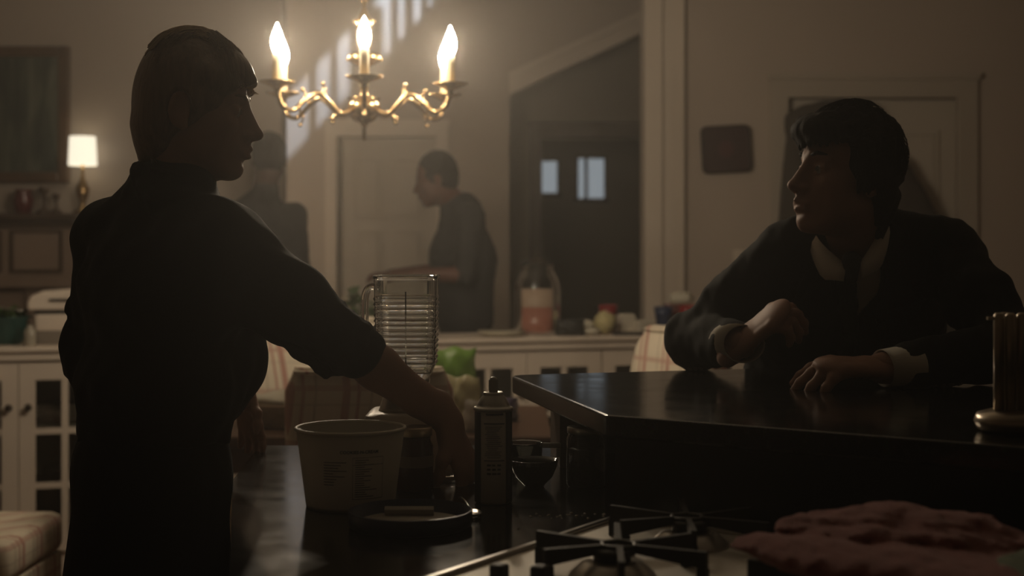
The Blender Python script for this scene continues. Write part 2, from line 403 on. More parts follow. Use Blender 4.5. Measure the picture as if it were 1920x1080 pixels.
# windows of the far hall, dusk light behind the panes
PANE = mat('dusk_pane', (.2,.22,.24), .2, emit=(.60,.68,.74), estr=.34, var=0)
for i,(xa,xb,ya,yb,nm) in enumerate(((1016,1044,303,362,1),(1084,1132,298,372,2))):
    a = P(xa,yb,12.6); b = P(xb,ya,12.6); root = MB()
    fw = .02
    for lo,hi in (((a.x-fw,12.55,a.z-fw),(a.x,12.6,b.z+fw)),((b.x,12.55,a.z-fw),(b.x+fw,12.6,b.z+fw)),((a.x,12.55,b.z),(b.x,12.6,b.z+fw)),((a.x-.04,12.53,a.z-fw-.02),(b.x+.04,12.6,a.z))): root.box(lo,hi)
    if nm == 2: root.box((a.x+.055,12.555,a.z),(a.x+.085,12.6,b.z))
    w = struct('window_%d'%nm, root, DKWOOD, label=('narrow lit window at the left of the dark doorway','wider lit window with a mullion in the dark doorway')[i])
    if nm == 1: MB().box((a.x,12.58,a.z),(b.x,12.59,b.z)).build('pane', PANE, w)
    else:
        MB().box((a.x,12.58,a.z),(a.x+.055,12.59,b.z)).build('pane', PANE, w); MB().box((a.x+.085,12.58,a.z),(b.x,12.59,b.z)).build('pane', PANE, w)

# ------------------------------------------------------------------ balustrade of the upper landing; street light falls through it on to the back wall
LP = Vector((-.9, 7.62, 4.3)); SYB = 8.29; fs = (SYB-LP.y)/(9.-LP.y)
def onslat(px, py):
    w = P(px, py, 9.); return (LP.x+fs*(w.x-LP.x), LP.z+fs*(w.z-LP.z))
bal = MB(); l0 = onslat(500,365); l1 = onslat(830,12); u0_ = onslat(500,205); u1_ = onslat(830,-150)
def slabp(poly, mb, t=.06):
    m = MB().prism(poly, SYB-t/2, SYB+t/2); mb.add([(x,z,y) for x,y,z in m.v], m.f)
slabp([(l0[0],ZC),(l1[0],ZC),l1,(l0[0],max(l0[1],ZC+.002))], bal); root = tag(bal.build('balustrade_upper', TRIM), 'stair balustrade of the upper landing', None, None, 'structure')
m2 = MB(); slabp([u0_,u1_,(u1_[0],u1_[1]+.08),(u0_[0],u0_[1]+.08)], m2); m2.build('handrail', DKWOOD, root)
edges = [(580,592),(620,632),(656,718),(733,746),(759,774),(790,802),(812,830)]
for a,b in edges:
    x0 = onslat(a,0)[0]; x1 = onslat(b,0)[0]; zb = max(ZC, l0[1]+(l1[1]-l0[1])*(x0-l0[0])/(l1[0]-l0[0])-.02); zt2 = u0_[1]+(u1_[1]-u0_[1])*(x0-u0_[0])/(u1_[0]-u0_[0])+.03
    MB().box((x0,SYB-.012,zb),(x1,SYB+.012,zt2)).build('baluster', TRIM, root)
MB().box((l1[0],SYB-.03,ZC),(1.3,SYB+.03,4.7)).build('side_light_blocker', WALL, root); MB().box((-2.0,SYB-.03,ZC),(onslat(528,0)[0],SYB+.03,4.7)).build('side_light_blocker', WALL, root)  # unseen panels added to block the light on both sides of the streaks
m2 = MB(); slabp([(u0_[0],u0_[1]+.08),(u1_[0],u1_[1]+.08),(u1_[0],4.7),(u0_[0],4.7)], m2); m2.build('top_light_blocker', WALL, root)  # unseen panel added to cut off the light above the handrail
ld = bpy.data.lights.new('upstairs_window_light', 'SPOT'); ld.energy = STREET; ld.color = (.62,.78,1.); ld.spot_size = math.radians(60); ld.spot_blend = .3; ld.shadow_soft_size = .02
lo_ = bpy.data.objects.new('upstairs_window_light', ld); COL.objects.link(lo_); lo_.location = LP
lo_.rotation_euler = (Vector((-1.0, 9., 2.3))-LP).to_track_quat('-Z','Y').to_euler()
# hall lamp out of sight behind the fireplace wall
hl = thing('wall_sconce', 'hall wall lamp hidden behind the fireplace wall', 'lamp', (-2.0, 7.60, 1.75))
MB().box((-.05,0,-.08),(.05,.02,.08),None,.004).build('backplate', BRASS, hl)
ms = MB(); ms.tube([(0,.02,0),(0,.08,-.02),(0,.12,.02)], .008, 8); ms.build('sconce_arm', BRASS, hl, True)
ms = MB(); ms.lathe([(.05,.03),(.075,.17)], 24, (0,.12,0), cap=False); ms.build('lamp_shade', mat('sconce_shade', (.7,.62,.5), .8, emit=(1.,.84,.62), estr=HALL), hl, True)

# ------------------------------------------------------------------ fireplace, painting and lamp at the far left
FY = 7.4
fp = thing('fireplace_mantel', 'brown panelled fireplace mantel at the far left below the painting', 'mantel', (-2.9,FY,0))
def lb(mb, lo, hi, bev=0): return mb.box(lo, hi, None, bev)
xr = P(150,0,FY).x+2.9; zs = P(0,402,FY).z
lb(MB(), (-.75,-.22,zs-.035),(xr+.05,-.001,zs), .006).build('shelf', DKWOOD, fp)
lb(MB(), (-.72,-.17,zs-.07),(xr+.02,-.001,zs-.036)).build('shelf_moulding', DKWOOD, fp)
MANT = mat('mantel_paint', (.30,.22,.17), .5, var=.1)
lb(MB(), (-.70,-.13,1.16),(xr,-.001,zs-.071)).build('frieze', MANT, fp)
px_ = [P(q,0,FY).x+2.9 for q in (-60,16,42,128)]
for a,b in ((px_[0],px_[1]),(px_[2],px_[3])):
    f = lb(MB(), (a,-.142,1.20),(b,-.131,zs-.10), .004).build('frieze_panel', MANT, fp)
    q = MB()
    for lo,hi in (((a-.012,-.15,1.188),(a,-.131,zs-.088)),((b,-.15,1.188),(b+.012,-.131,zs-.088)),((a,-.15,1.188),(b,-.131,1.2)),((a,-.15,zs-.1),(b,-.131,zs-.088))): q.box(lo,hi)
    q.build('panel_moulding', DKWOOD, f)
lb(MB(), (-.74,-.19,1.11),(xr+.03,-.001,1.159), .005).build('lower_moulding', MANT, fp)
lb(MB(), (xr-.24,-.13,0),(xr,-.001,1.109)).build('pilaster', MANT, fp); lb(MB(), (-.70,-.13,0),(-.46,-.001,1.109)).build('pilaster', MANT, fp)
lb(MB(), (-.459,-.10,.86),(xr-.241,-.001,1.109)).build('lintel', MANT, fp)
lb(MB(), (-.459,-.05,0),(xr-.241,-.001,.859)).build('firebox', mat('soot', (.01,.01,.01), .9), fp)

pt = thing('framed_painting', 'dark landscape painting in a brown frame above the mantel', 'painting', P(20,215,FY-.04))
hw, hh = (128+90)/2*FY/FPX, (342-88)/2*FY/FPX
MB().box((-hw+.05,-.01,-hh+.05),(hw-.05,.01,hh-.05)).build('canvas', MATS['landscape_painting'], pt)
FRM = mat('picture_frame', (.10,.055,.03), .4, var=.3, scale=20)
for lo,hi in (((-hw,-.02,-hh),(-hw+.055,.03,hh)),((hw-.055,-.02,-hh),(hw,.03,hh)),((-hw+.055,-.02,hh-.055),(hw-.055,.03,hh)),((-hw+.055,-.02,-hh),(hw-.055,.03,-hh+.055))):
    MB().box(lo,hi,None,.006).build('frame_side', FRM, pt)

lp = P(156,0,FY-.1); lamp = thing('table_lamp', 'small lit table lamp with a white shade on the mantel', 'lamp', (lp.x, FY-.11, zs))
zl = P(0,310,FY-.11).z-zs; zt = P(0,256,FY-.11).z-zs
SHADE = mat('lit_lamp_shade', (.8,.75,.62), .8, emit=(1.,.90,.70), estr=.95, var=.05, scale=30)
sh = MB(); sh.lathe([(.073,zl),(.066,zt)], 28, cap=False); sh.lathe([(.071,zl),(.064,zt)], 28, cap=False); sh.build('lamp_shade', SHADE, lamp, True)
mb = MB(); mb.lathe([(.05,0),(.05,.012),(.02,.025),(.014,.05),(.03,.09),(.036,.13),(.02,zl-.09),(.01,zl-.06),(.008,zl-.02),(.008,zl+.03)], 20); mb.build('lamp_base', BRASS, lamp, True)
# things on the mantel shelf
mb = MB(); mb.lathe([(.03,0),(.045,.02),(.055,.07),(.04,.11),(.045,.125)], 20, cap=False); c = P(45,0,FY-.1)
vs = tag(mb.build('vase', mat('dark_red_glaze', (.10,.012,.012), .25), None, True, (c.x, FY-.11, zs)), 'small dark red vase on the mantel below the painting', 'vase')
for i,(q,s) in enumerate(((85,1.),(108,.75))):
    c = P(q,0,FY-.1); mb = MB(); mb.lathe([(.035*s,0),(.04*s,.01),(.012*s,.03),(.01*s,.09*s),(.03*s,.12*s),(.028*s,.14*s)], 16)
    tag(mb.build('candlestick', DKWOOD, None, True, (c.x, FY-.12, zs)), ('taller dark wooden candlestick on the mantel','shorter dark wooden candlestick on the mantel')[i], 'candlestick', 'candlesticks on the mantel')
c = P(112,0,FY-.16); mb = MB(); mb.lathe([(.025,0),(.03,.05),(.032,.052)], 16)

# ------------------------------------------------------------------ things on the right wall
pq = thing('wall_plaque', 'dark reddish square plaque with rounded corners on the right wall', 'plaque', P(1361,280,6.985)); pq.rotation_euler = (0, math.radians(-3), 0)
def rrect(hw, hh, r, n=6):
    out = []
    for cx,cz,a0 in ((hw-r,hh-r,0),(-hw+r,hh-r,90),(-hw+r,-hh+r,180),(hw-r,-hh+r,270)):
        for i in range(n+1): a = math.radians(a0+90*i/n); out.append((cx+r*math.cos(a), cz+r*math.sin(a)))
    return out
def plate(poly, y0, y1):
    m = MB().prism(poly, 0, 1); m.v = [(x, y0+(y1-y0)*z, y) for x,y,z in m.v]; return m
plate(rrect(.122,.118,.03), .012, -.012).build('board', mat('plaque_wood', (.045,.022,.02), .5, var=.3), pq)
r = MB(); pl = rrect(.117,.113,.028); r.tube([(x,-.013,z) for x,z in pl], .006, 6, True); r.build('rim', mat('plaque_rim', (.03,.018,.016), .5), pq, True)
plate([(.045*math.cos(a*math.pi/8)*(1 if a%2 else .75), .05*math.sin(a*math.pi/8)*(1 if a%2 else .75)) for a in range(16)], -.012, -.018).build('emblem', mat('plaque_emblem', (.075,.03,.028), .5), pq)
for i,x in enumerate((1388,1408)):
    sw = thing('light_switch', ('left one of the two light switches beside the seated man','right one of the two light switches beside the seated man')[i], 'switch', P(x,490,6.998), group='light switches on the right wall')
    MB().box((-.035,-.007,-.058),(.035,0,.058),None,.003).build('switch_plate', TRIM, sw); MB().box((-.005,-.02,-.01),(.005,-.0071,.012),None,.002).build('toggle', TRIM, sw)
# ------------------------------------------------------------------ chandelier
CHX, CHY = (683-960)*4.4/FPX, 4.4
ch = thing('chandelier', 'brass six-arm chandelier with lit candle bulbs', 'chandelier', (CHX,CHY,0))
def cz(y): return CH+(HOR-y)*4.4/FPX
prof = [(r*4.4/FPX, cz(y)) for r,y in ((0,264),(3,262),(4,250),(3,240),(6,236),(9,231),(20,226),(28,215),(30,206),(30,198),(27,192),(20,186),(10,182),(7,176),(8,168),(6,150),(9,132),(12,124),(22,120),(31,112),(32,106),(27,101),(10,97),(8,90),(12,82),(14,70),(16,55),(13,48),(17,44),(18,39),(13,36),(12,30),(7,20),(4,12),(5,6),(3,0))]
MB().lathe(prof, 28).build('column', BRASS, ch, True)
zt = cz(0); i = 0
while zt < ZC-.08:                            # chain
    ln = MB(); a = i%2*math.pi/2
    ln.tube([(math.cos(a)*.011*math.cos(t), math.sin(a)*.011*math.cos(t), zt+.02+.026*math.sin(t)) for t in [2*math.pi*k/14 for k in range(14)]], .003, 6, True)
    ln.build('chain_link', BRASS, ch, True); zt += .042; i += 1
MB().lathe([(.06,ZC-.001),(.06,ZC-.015),(.035,ZC-.05),(.008,ZC-.085)], 24).build('ceiling_canopy', BRASS, ch, True)
for k in range(10):                           # beads round the two collars
    a = 2*math.pi*k/10
    for rr,yy in ((.051,112),(.030,40)):
        b = MB(); b.lathe([(0,-.006),(.005,-.003),(.006,0),(.005,.003),(0,.006)], 8, (rr*math.cos(a), rr*math.sin(a), cz(yy))); b.build('bead', BRASS, ch, True)
CANDLE = mat('candle_sleeve', (.75,.68,.48), .6, var=.05)
FLAME = mat('lit_bulb', (1,.9,.7), .3, var=0, emit=(1.,.815,.59), estr=BULB)
R = .30; zc_ = 1.30+(470-157)/621
for k in range(6):
    a = math.radians(-90+6+60*k); u = Vector((math.cos(a), math.sin(a), 0)); Z = Vector((0,0,1))
    def pt_(r, z): return u*r+Z*z
    zh = cz(208)
    arm = MB(); sp = spline([pt_(.045,zh), pt_(.085,zh-.012), pt_(.115,zh+.012), pt_(.16,zh+.045), pt_(.205,zh+.022), pt_(.245,zh-.012), pt_(.282,zh-.002), pt_(.298,zh+.035), pt_(R,zc_-.02)], 6)
    arm.tube(sp, [.0085]*6+[.0075]*(len(sp)-6), 10); A = arm.build('arm', BRASS, ch, True)
    for (r0,z0),(r1,z1) in (((.15,zh+.043),(.145,zh+.075)),((.225,zh),(.235,zh-.035)),((.10,zh-.003),(.115,zh-.03)),((.205,zh+.022),(.215,zh+.052))):
        s = MB(); s.tube(spline([pt_(r0,z0), pt_((r0+r1)/2-.006,(z0+z1)/2), pt_(r1,z1)], 4), .0035, 6)
        s.lathe([(0,-.008),(.006,-.004),(.0075,0),(.006,.004),(0,.008)], 8, pt_(r1,z1)); s.build('scroll', BRASS, A, True)
    c = MB(); c.lathe([(.006,-.035),(.012,-.028),(.009,-.02),(.02,-.012),(.052,0),(.056,.004),(.05,.003),(.016,-.006),(.016,.004)], 20, pt_(R,zc_)); c.build('drip_pan', BRASS, ch, True)
    MB().lathe([(.0135,0),(.0135,.085),(.011,.090)], 14, pt_(R,zc_)).build('candle_sleeve', CANDLE, ch, True)
    MB().lathe([(.008,.089),(.013,.098),(.0175,.112),(.0185,.124),(.0165,.138),(.0115,.153),(.0062,.166),(.0028,.175),(0,.180)], 14, pt_(R,zc_)).build('bulb', FLAME, ch, True)

# ------------------------------------------------------------------ white peninsula of glazed cabinets
PG = Vector((-1.955, 5.58, 0)); PA = math.atan2(.288,.957); PM = Matrix.Translation(PG) @ Matrix.Rotation(PA, 4, 'Z')
PZ = .92
def pen(x, off=.2):
    Y = (6.168+off)/(1-.301*(x-960)/FPX); return Vector(((x-960)*Y/FPX, Y, PZ))
DW = .3515
def cabinet(k, label):
    r = thing('display_cabinet', label, 'cabinet', PM @ Vector((2*DW*k,0,0)), PA, 'glazed white cabinets of the peninsula')
    b = MB(); z0, z1 = .0, .865
    for lo,hi in (((-DW+.001,.021,.0),(DW-.001,.36,.09)),((-DW+.001,.021,.09),(-DW+.019,.36,z1)),((DW-.019,.021,.09),(DW-.001,.36,z1)),((-DW+.019,.34,.09),(DW-.019,.36,z1)),((-DW+.019,.021,z1-.02),(DW-.019,.34,z1))): b.box(lo,hi)
    b.build('body', CABW, r)
    for z in (.34,.58): MB().box((-DW+.02,.05,z),(DW-.02,.335,z+.016)).build('shelf', CABW, r)
    for s in (-1,1):
        x0,x1 = (-DW+.003,-.0015) if s < 0 else (.0015,DW-.003)
        d = MB(); st = .062; zb, zt_ = .10, .86; w = x1-x0; pw = (w-2*st-.026)/2; ph = (zt_-zb-.075-.06-2*.024)/3
        d.box((x0,0,zb),(x0+st,.02,zt_)); d.box((x1-st,0,zb),(x1,.02,zt_)); d.box((x0+st,0,zb),(x1-st,.02,zb+.06)); d.box((x0+st,0,zt_-.075),(x1-st,.02,zt_))
        d.box((x0+st+pw,.002,zb+.06),(x0+st+pw+.026,.018,zt_-.075))
        for i in (1,2):
            z = zb+.06+i*ph+(i-1)*.024
            d.box((x0+st,.002,z),(x0+st+pw,.018,z+.024)); d.box((x0+st+pw+.026,.002,z),(x1-st,.018,z+.024))
        D = d.build('door', CABW, r)
        for c in range(2):
            for i in range(3):
                a = x0+st+c*(pw+.026); z = zb+.06+i*(ph+.024); MB().box((a,.009,z),(a+pw,.012,z+ph)).build('pane', GLASS_T, D)
        kx = (x1-.035) if s < 0 else (x0+.035)
        kb = MB(); kb.lathe([(.008,0),(.006,.012),(.014,.02),(.015,.028),(.009,.034),(0,.035)], 14); kb.v = [(kx+p[0], -p[2], .68+p[1]) for p in kb.v]
        kb.build('knob', mat('dark_bronze', (.06,.045,.035), .4, .8), D, True)
    return r
names = ['leftmost white glazed cabinet at the picture\'s left edge','white cabinet with two dark knobs behind the woman','white glazed cabinet behind the plaid chairs','white glazed cabinet behind the blender','white glazed cabinet behind the corner of the bar','rightmost white glazed cabinet below the plastic cups']
for k in range(-1,5): cabinet(k, names[k+1])
wt = MB(); wt.box((-1.12,-.035,PZ-.022),(3.2,.40,PZ),PM,.006); wt.box((-1.10,-.018,PZ-.054),(3.19,.39,PZ-.0225),PM)
tag(wt.build('worktop', CABW), 'long white worktop on the glazed cabinets', 'worktop')
# dishes inside the cabinets
DISH = mat('dish', (.5,.42,.36), .3)
for s,z,rad,n,lab in ((.17,.597,.11,5,'stack of pale plates on the upper shelf behind the glass'),(.18,.357,.10,3,'stack of bowls on the lower shelf behind the glass'),(2.3,.597,.10,4,'pale plates behind the glass by the bar corner')):
    mb = MB()
    for i in range(n): mb.lathe([(0,i*.014),(rad*.55,i*.014),(rad,i*.014+.018),(rad,i*.014+.022),(rad*.5,i*.014+.006),(0,i*.014+.006)], 20, cap=False)
    tag(mb.build('plate_stack', DISH, None, True, PM @ Vector((s,.19,z))), lab, 'plates')

# ------------------------------------------------------------------ dining table and upholstered plaid chairs
tb = thing('dining_table', 'brown wooden dining table under the chandelier', 'table', (-.48,4.58,0))
MB().box((-.78,-.42,.715),(.60,.42,.75),None,.006).build('tabletop', WOODT, tb)
MB().box((-.70,-.35,.63),(.52,-.325,.714)).box((-.70,.325,.63),(.52,.35,.714)).box((-.70,-.325,.63),(-.675,.325,.714)).box((.495,-.325,.63),(.52,.325,.714)).build('apron', WOODT, tb)
for sx in (-1,1):
    for sy in (-1,1): MB().lathe([(.022,0),(.03,.05),(.025,.2),(.036,.45),(.03,.55),(.038,.6),(.038,.70)], 14, (-.70 if sx < 0 else .50,sy*.34,0)).build('leg', WOODT, tb, True)
def plaid_chair(label, loc, rz, h=1.0, w=.46):
    r = thing('dining_chair', label, 'chair', loc, rz, 'plaid upholstered dining chairs')
    # the sitter faces local -y; the back stands at +y
    b = MB(); n = 9; prof = []
    for i in range(n+1):
        t = i/n; z = .40+(h-.40)*t; y = .20+.07*t*t; hw = (w/2)*(.90+.10*min(1,t*1.6)); th = .045+.015*math.sin(t*math.pi)
        rr = max(0,(t-.86)/.14); hw -= .03*rr*rr; th *= 1-.35*rr*rr
        prof.append((z,y,hw,th))
    v = []; f = []; m = 20
    for z,y,hw,th in prof:
        for x,yy in rr2(hw, th, .035, 4): v.append((x, y+yy, z))
    m = len(v)//(n+1)
    for k in range(n):
        for i in range(m): j = (i+1)%m; f.append((k*m+i,k*m+j,(k+1)*m+j,(k+1)*m+i))
    f += [tuple(range(m))[::-1], tuple(range(n*m,(n+1)*m))]
    b.add(v,f); b.build('backrest', PLAID, r, auto=50)
    MB().box((-w/2,-.27,.38),(w/2,.19,.50),None,.03).build('seat', PLAID, r, auto=50)
    MB().box((-w/2+.004,-.262,.18),(w/2-.004,.24,.379),None,.006).build('skirt', PLAID, r)
    for sx in (-1,1):
        for sy in (-.22,.2): MB().box((sx*(w/2-.05)-.02,sy-.02,0),(sx*(w/2-.05)+.02,sy+.02,.2)).build('leg', DKWOOD, r)
    pc = MB(); pc.tube([(x*1.0, .27+yy, h-.012) for x,yy in rr2(w/2-.03, .040, .03, 4)], .006, 6, True); pc.build('piping', PLAID, r, True)
    return r
def rr2(hw, th, r, n): 
    r = min(r, th*.98); out = []
    for cx,cy,a0 in ((hw-r,th-r,0),(-hw+r,th-r,90),(-hw+r,-th+r,180),(hw-r,-th+r,270)):
        for i in range(n+1): a = math.radians(a0+90*i/n); out.append((cx+r*math.cos(a), cy+r*math.sin(a)))
    return out
plaid_chair('plaid dining chair with its back to the kitchen, behind the ice-cream tub', (-.388,4.09,0), math.pi, .985, .46)
plaid_chair('plaid dining chair on the far side of the table, front lit by the chandelier', (-.73,5.05,0), 0., 1.05, .48)
plaid_chair('plaid dining chair at the right end of the table, beside the seated man\'s elbow', (.335,4.62,0), math.radians(-65), 1.04, .48)
plaid_chair('plaid dining chair at the lower left corner of the picture', (-1.65,4.1,0), math.radians(90), 1.0, .5)
# ------------------------------------------------------------------ kitchen counter, raised bar, cooktop
CZ, BZ = .914, 1.061
cnt = thing('kitchen_counter', 'dark speckled granite kitchen counter with the blender and tub on it', 'counter', (0,0,0))
poly = [(-.50,2.79),(-.47,2.37),(-.335,1.67),(-.26,1.15),(1.15,.95),(1.3,1.2),(.25,2.09),(.22,2.68),(.10,2.69),(.09,2.79)]
MB().prism(poly, CZ-.032, CZ).build('countertop', GRAN, cnt)
inn = [(-.44,2.75),(-.41,2.36),(-.29,1.69),(-.22,1.2),(1.1,1.0),(1.2,1.2),(.12,2.12),(.08,2.75)]
MB().prism(inn, 0, CZ-.0325).build('base_cabinet', KBLK, cnt)
bar = thing('breakfast_bar', 'raised black granite breakfast bar where the young man sits', 'bar', (0,0,0))
A = Vector((-.005,2.708)); B = Vector((.136,2.049)); uBC = Vector((.824,-.567)); uF = Vector((.957,.289))
C_ = B+uBC*1.1; F_ = A+uF*1.45
def rcorner(p, a, b, r=.03, n=5):
    d1 = (a-p).normalized(); d2 = (b-p).normalized(); q0 = p+d1*r; q1 = p+d2*r
    return [tuple(q0*(1-t)**2+p*2*t*(1-t)+q1*t*t) for t in [i/n for i in range(n+1)]]
pl = rcorner(A,F_,B,.035)+rcorner(B,A,C_,.006,2)+[tuple(C_),(1.5,1.6),(1.55,3.0),tuple(F_)]
top = MB().prism(pl, BZ-.033, BZ).build('bar_top', GRAN, bar)
bv = top.modifiers.new('bevel', 'BEVEL'); bv.width = .004; bv.segments = 2; bv.limit_method = 'ANGLE'
nBC = Vector((.567,.824))                     # away from the cooktop
b0 = B+Vector((.014,.0)); pw = MB().prism([tuple(b0), tuple(b0+uBC*1.05), tuple(b0+uBC*1.05+nBC*.05), tuple(b0+nBC*.05)], CZ, BZ-.0335)
pw.build('front_panel', mat('bar_panel', (.010,.010,.010), .3, var=.2), bar)
MB().prism([(.085,2.50),(.115,2.50),(.105,2.74),(.075,2.74)], CZ, BZ-.0335).build('end_support', DKWOOD, bar)
MB().prism([(.12,2.72),(1.3,3.02),(1.3,3.06),(.11,2.77)], 0, BZ-.0335).build('back_panel', KBLK, bar)

# gas cooktop, aligned with the bar panel
O_ = Vector((.141,1.983,CZ)); u3 = Vector((.84,-.543,0)).normalized(); v3 = Vector((-u3.y, u3.x, 0))
class KB(MB):                                 # cooktop pieces are laid out from its rear edge towards the cook
    def build(s, *a, **k):
        s.v = [(p[0],-p[1],p[2]) for p in s.v]; return MB.build(s, *a, **k)
CM = Matrix(((u3.x, v3.x, 0, O_.x),(u3.y, v3.y, 0, O_.y),(0,0,1,O_.z),(0,0,0,1)))
ck = bpy.data.objects.new('gas_cooktop', None); COL.objects.link(ck); ck.matrix_world = CM
tag(ck, 'stainless steel gas cooktop with black iron grates', 'cooktop')
KB().box((0,0,.0005),(.62,.50,.008),None,.003).build('steel_top', mat('brushed_top', (.74,.70,.63), .5, .5, var=.06, scale=12, stretch=(1,30,1)), ck)
rim = KB()
for lo,hi in (((0,0,.0082),(.010,.50,.014)),((.61,0,.0082),(.62,.50,.014)),((.010,0,.0082),(.61,.010,.014)),((.010,.49,.0082),(.61,.50,.014))): rim.box(lo,hi,None,.002)
rim.build('raised_rim', STEEL, ck)
for ui,(uu,rs) in enumerate(((.168,1.),(.45,1.1))):
    for vv in (.10,.305):
        bb = KB(); bb.lathe([(.052*rs,.008),(.050*rs,.012),(.036*rs,.024),(.030*rs,.026)], 28, (uu,vv,0)); B_ = bb.build('burner_base', mat('cast_aluminium', (.70,.66,.60), .38, .7, var=.06), ck, True)
        KB().lathe([(.022*rs,.026),(.022*rs,.032),(.027*rs,.034),(.028*rs,.038),(.024*rs,.041),(.01*rs,.042),(0,.042)], 28, (uu,vv,0)).build('burner_cap', IRON, B_, True)
for x,y in ((.091,.427),(.1335,.409)):
    KB().box((x-.009,y-.009,.0085),(x+.009,y+.009,.036),None,.003).build('control_knob', IRON, ck)
gl_ = ('black iron spider trivet over the nearest burner','black iron spider trivet over the rear burner','black iron spider trivet under the red towel','black iron spider trivet beside the bar panel')
for ui,(uu,vv) in enumerate(((.172,.296),(.164,.098),(.45,.305),(.45,.10))):
    g = thing('pan_trivet', gl_[ui], 'trivet', (0,0,0), group='iron trivets of the cooktop'); g.matrix_world = CM
    zt_ = .046; hub = KB(); hub.tube([(uu+.022*math.cos(a),vv+.022*math.sin(a),zt_-.004) for a in [math.pi/3*k for k in range(6)]], .0042, 8, True); hub.build('hub', IRON, g, True)
    for k in range(6):
        a = math.pi/3*k; d = Vector((math.cos(a), math.sin(a), 0)); s = Vector((-d.y,d.x,0))*.0036; ln = .112 if k not in (2,5) else .100
        c = Vector((uu,vv,0)); p0 = c+d*.022; p1 = c+d*ln
        m = KB(); z_ = [zt_-.011, zt_-.016]
        m.add([p0-s+Vector((0,0,zt_-.010)),p0+s+Vector((0,0,zt_-.010)),p1+s+Vector((0,0,zt_-.018)),p1-s+Vector((0,0,zt_-.018)),p0-s+Vector((0,0,zt_)),p0+s+Vector((0,0,zt_)),p1+s+Vector((0,0,zt_+.002)),p1-s+Vector((0,0,zt_+.002))],[(0,3,2,1),(4,5,6,7),(0,1,5,4),(1,2,6,5),(2,3,7,6),(3,0,4,7)])
        A_ = m.build('arm', IRON, g)
        q = c+d*(ln-.005); m = KB(); e = d*.006; s2 = s*1.3
        m.add([q-e-s2+Vector((0,0,.0085)),q+e-s2+Vector((0,0,.0085)),q+e+s2+Vector((0,0,.0085)),q-e+s2+Vector((0,0,.0085)),q-e-s2+Vector((0,0,zt_-.0175)),q+e-s2+Vector((0,0,zt_-.0175)),q+e+s2+Vector((0,0,zt_-.0175)),q-e+s2+Vector((0,0,zt_-.0175))],[(0,3,2,1),(4,5,6,7),(0,1,5,4),(1,2,6,5),(2,3,7,6),(3,0,4,7)]); m.build('foot', IRON, g)

# ------------------------------------------------------------------ lettering wrapped round a cylinder
def wrap_text(txt, size, r, cx_ang, z, name, m, parent, slope=0., lift=.0006):
    cu = bpy.data.curves.new('txt', 'FONT'); cu.body = txt; cu.size = size; cu.align_x = 'CENTER'; cu.resolution_u = 3; cu.offset = .00022
    to = bpy.data.objects.new('txt', cu); COL.objects.link(to); dg = bpy.context.evaluated_depsgraph_get()
    me = bpy.data.meshes.new_from_object(to.evaluated_get(dg)); bpy.data.objects.remove(to)
    for v in me.vertices:
        zz = z+v.co.y; rr = r(zz)+lift; a = cx_ang+v.co.x/rr; v.co = (rr*math.cos(a), rr*math.sin(a), zz)
    return obj(name, me, m, parent)
def wrap_bars(bars, r, ca, m, name, parent, lift=.0005, n=6):
    mb = MB()
    for x0,x1,z0,z1 in bars:
        v = []; f = []
        for i in range(n+1):
            x = x0+(x1-x0)*i/n
            for z in (z0,z1): rr = r(z)+lift; a = ca+x/rr; v.append((rr*math.cos(a), rr*math.sin(a), z))
        f = [(2*i,2*i+2,2*i+3,2*i+1) for i in range(n)]; mb.add(v,f)
    o = mb.build(name, m, parent); o['kind'] = 'stuff'; return o
INK = mat('print_ink', (.03,.03,.035), .6, var=0)

# ice-cream tub
tub = thing('ice_cream_tub', 'open white ice-cream tub printed with flavour name and nutrition box', 'tub', (-.245,2.137,CZ))
TUBM = mat('waxed_board', (.62,.58,.47), .45, var=.05, scale=10)
r0, r1, hT = .0665, .0815, .120
MB().lathe([(0,.004),(r0-.002,.004),(r0,0),(r0+.001,.006),(r1,hT-.006),(r1-.0025,hT-.004),(r0-.002,.008),(0,.006)], 64, cap=False).build('tub_wall', TUBM, tub, True)
rr_ = MB(); rr_.tube([((r1+.0005)*math.cos(t),(r1+.0005)*math.sin(t),hT-.003) for t in [2*math.pi*i/64 for i in range(64)]], .0030, 8, True); rr_.build('rolled_rim', TUBM, tub, True)
rad = lambda z: r0+.001+(r1-r0-.001)*(z-.006)/(hT-.012)
fa = -math.pi/2-math.atan2(-.245,2.137)*-1
fa = math.atan2(-2.137, .245)                # direction from the tub to the camera
wrap_text('COOKIES-N-CREAM', .0066, rad, fa+.17, .0885, 'flavour_lettering', INK, tub)
bars = [(-.004,.0005-.004,.020,.0825),(.044,.0445,.020,.0825),(-.004,.0445,.082,.0827),(-.004,.0445,.020,.0207),(-.004,.0445,.071,.0717)]
z = .079
while z > .024:
    bars.append((0,.012+random.random()*.026,z-.0011,z)); z -= .0034
z = .076
while z > .040:
    bars.append((-.048,-.048+.014+random.random()*.022,z-.0012,z)); z -= .0042
wrap_bars(bars, rad, fa+.09, INK, 'nutrition_print', tub)
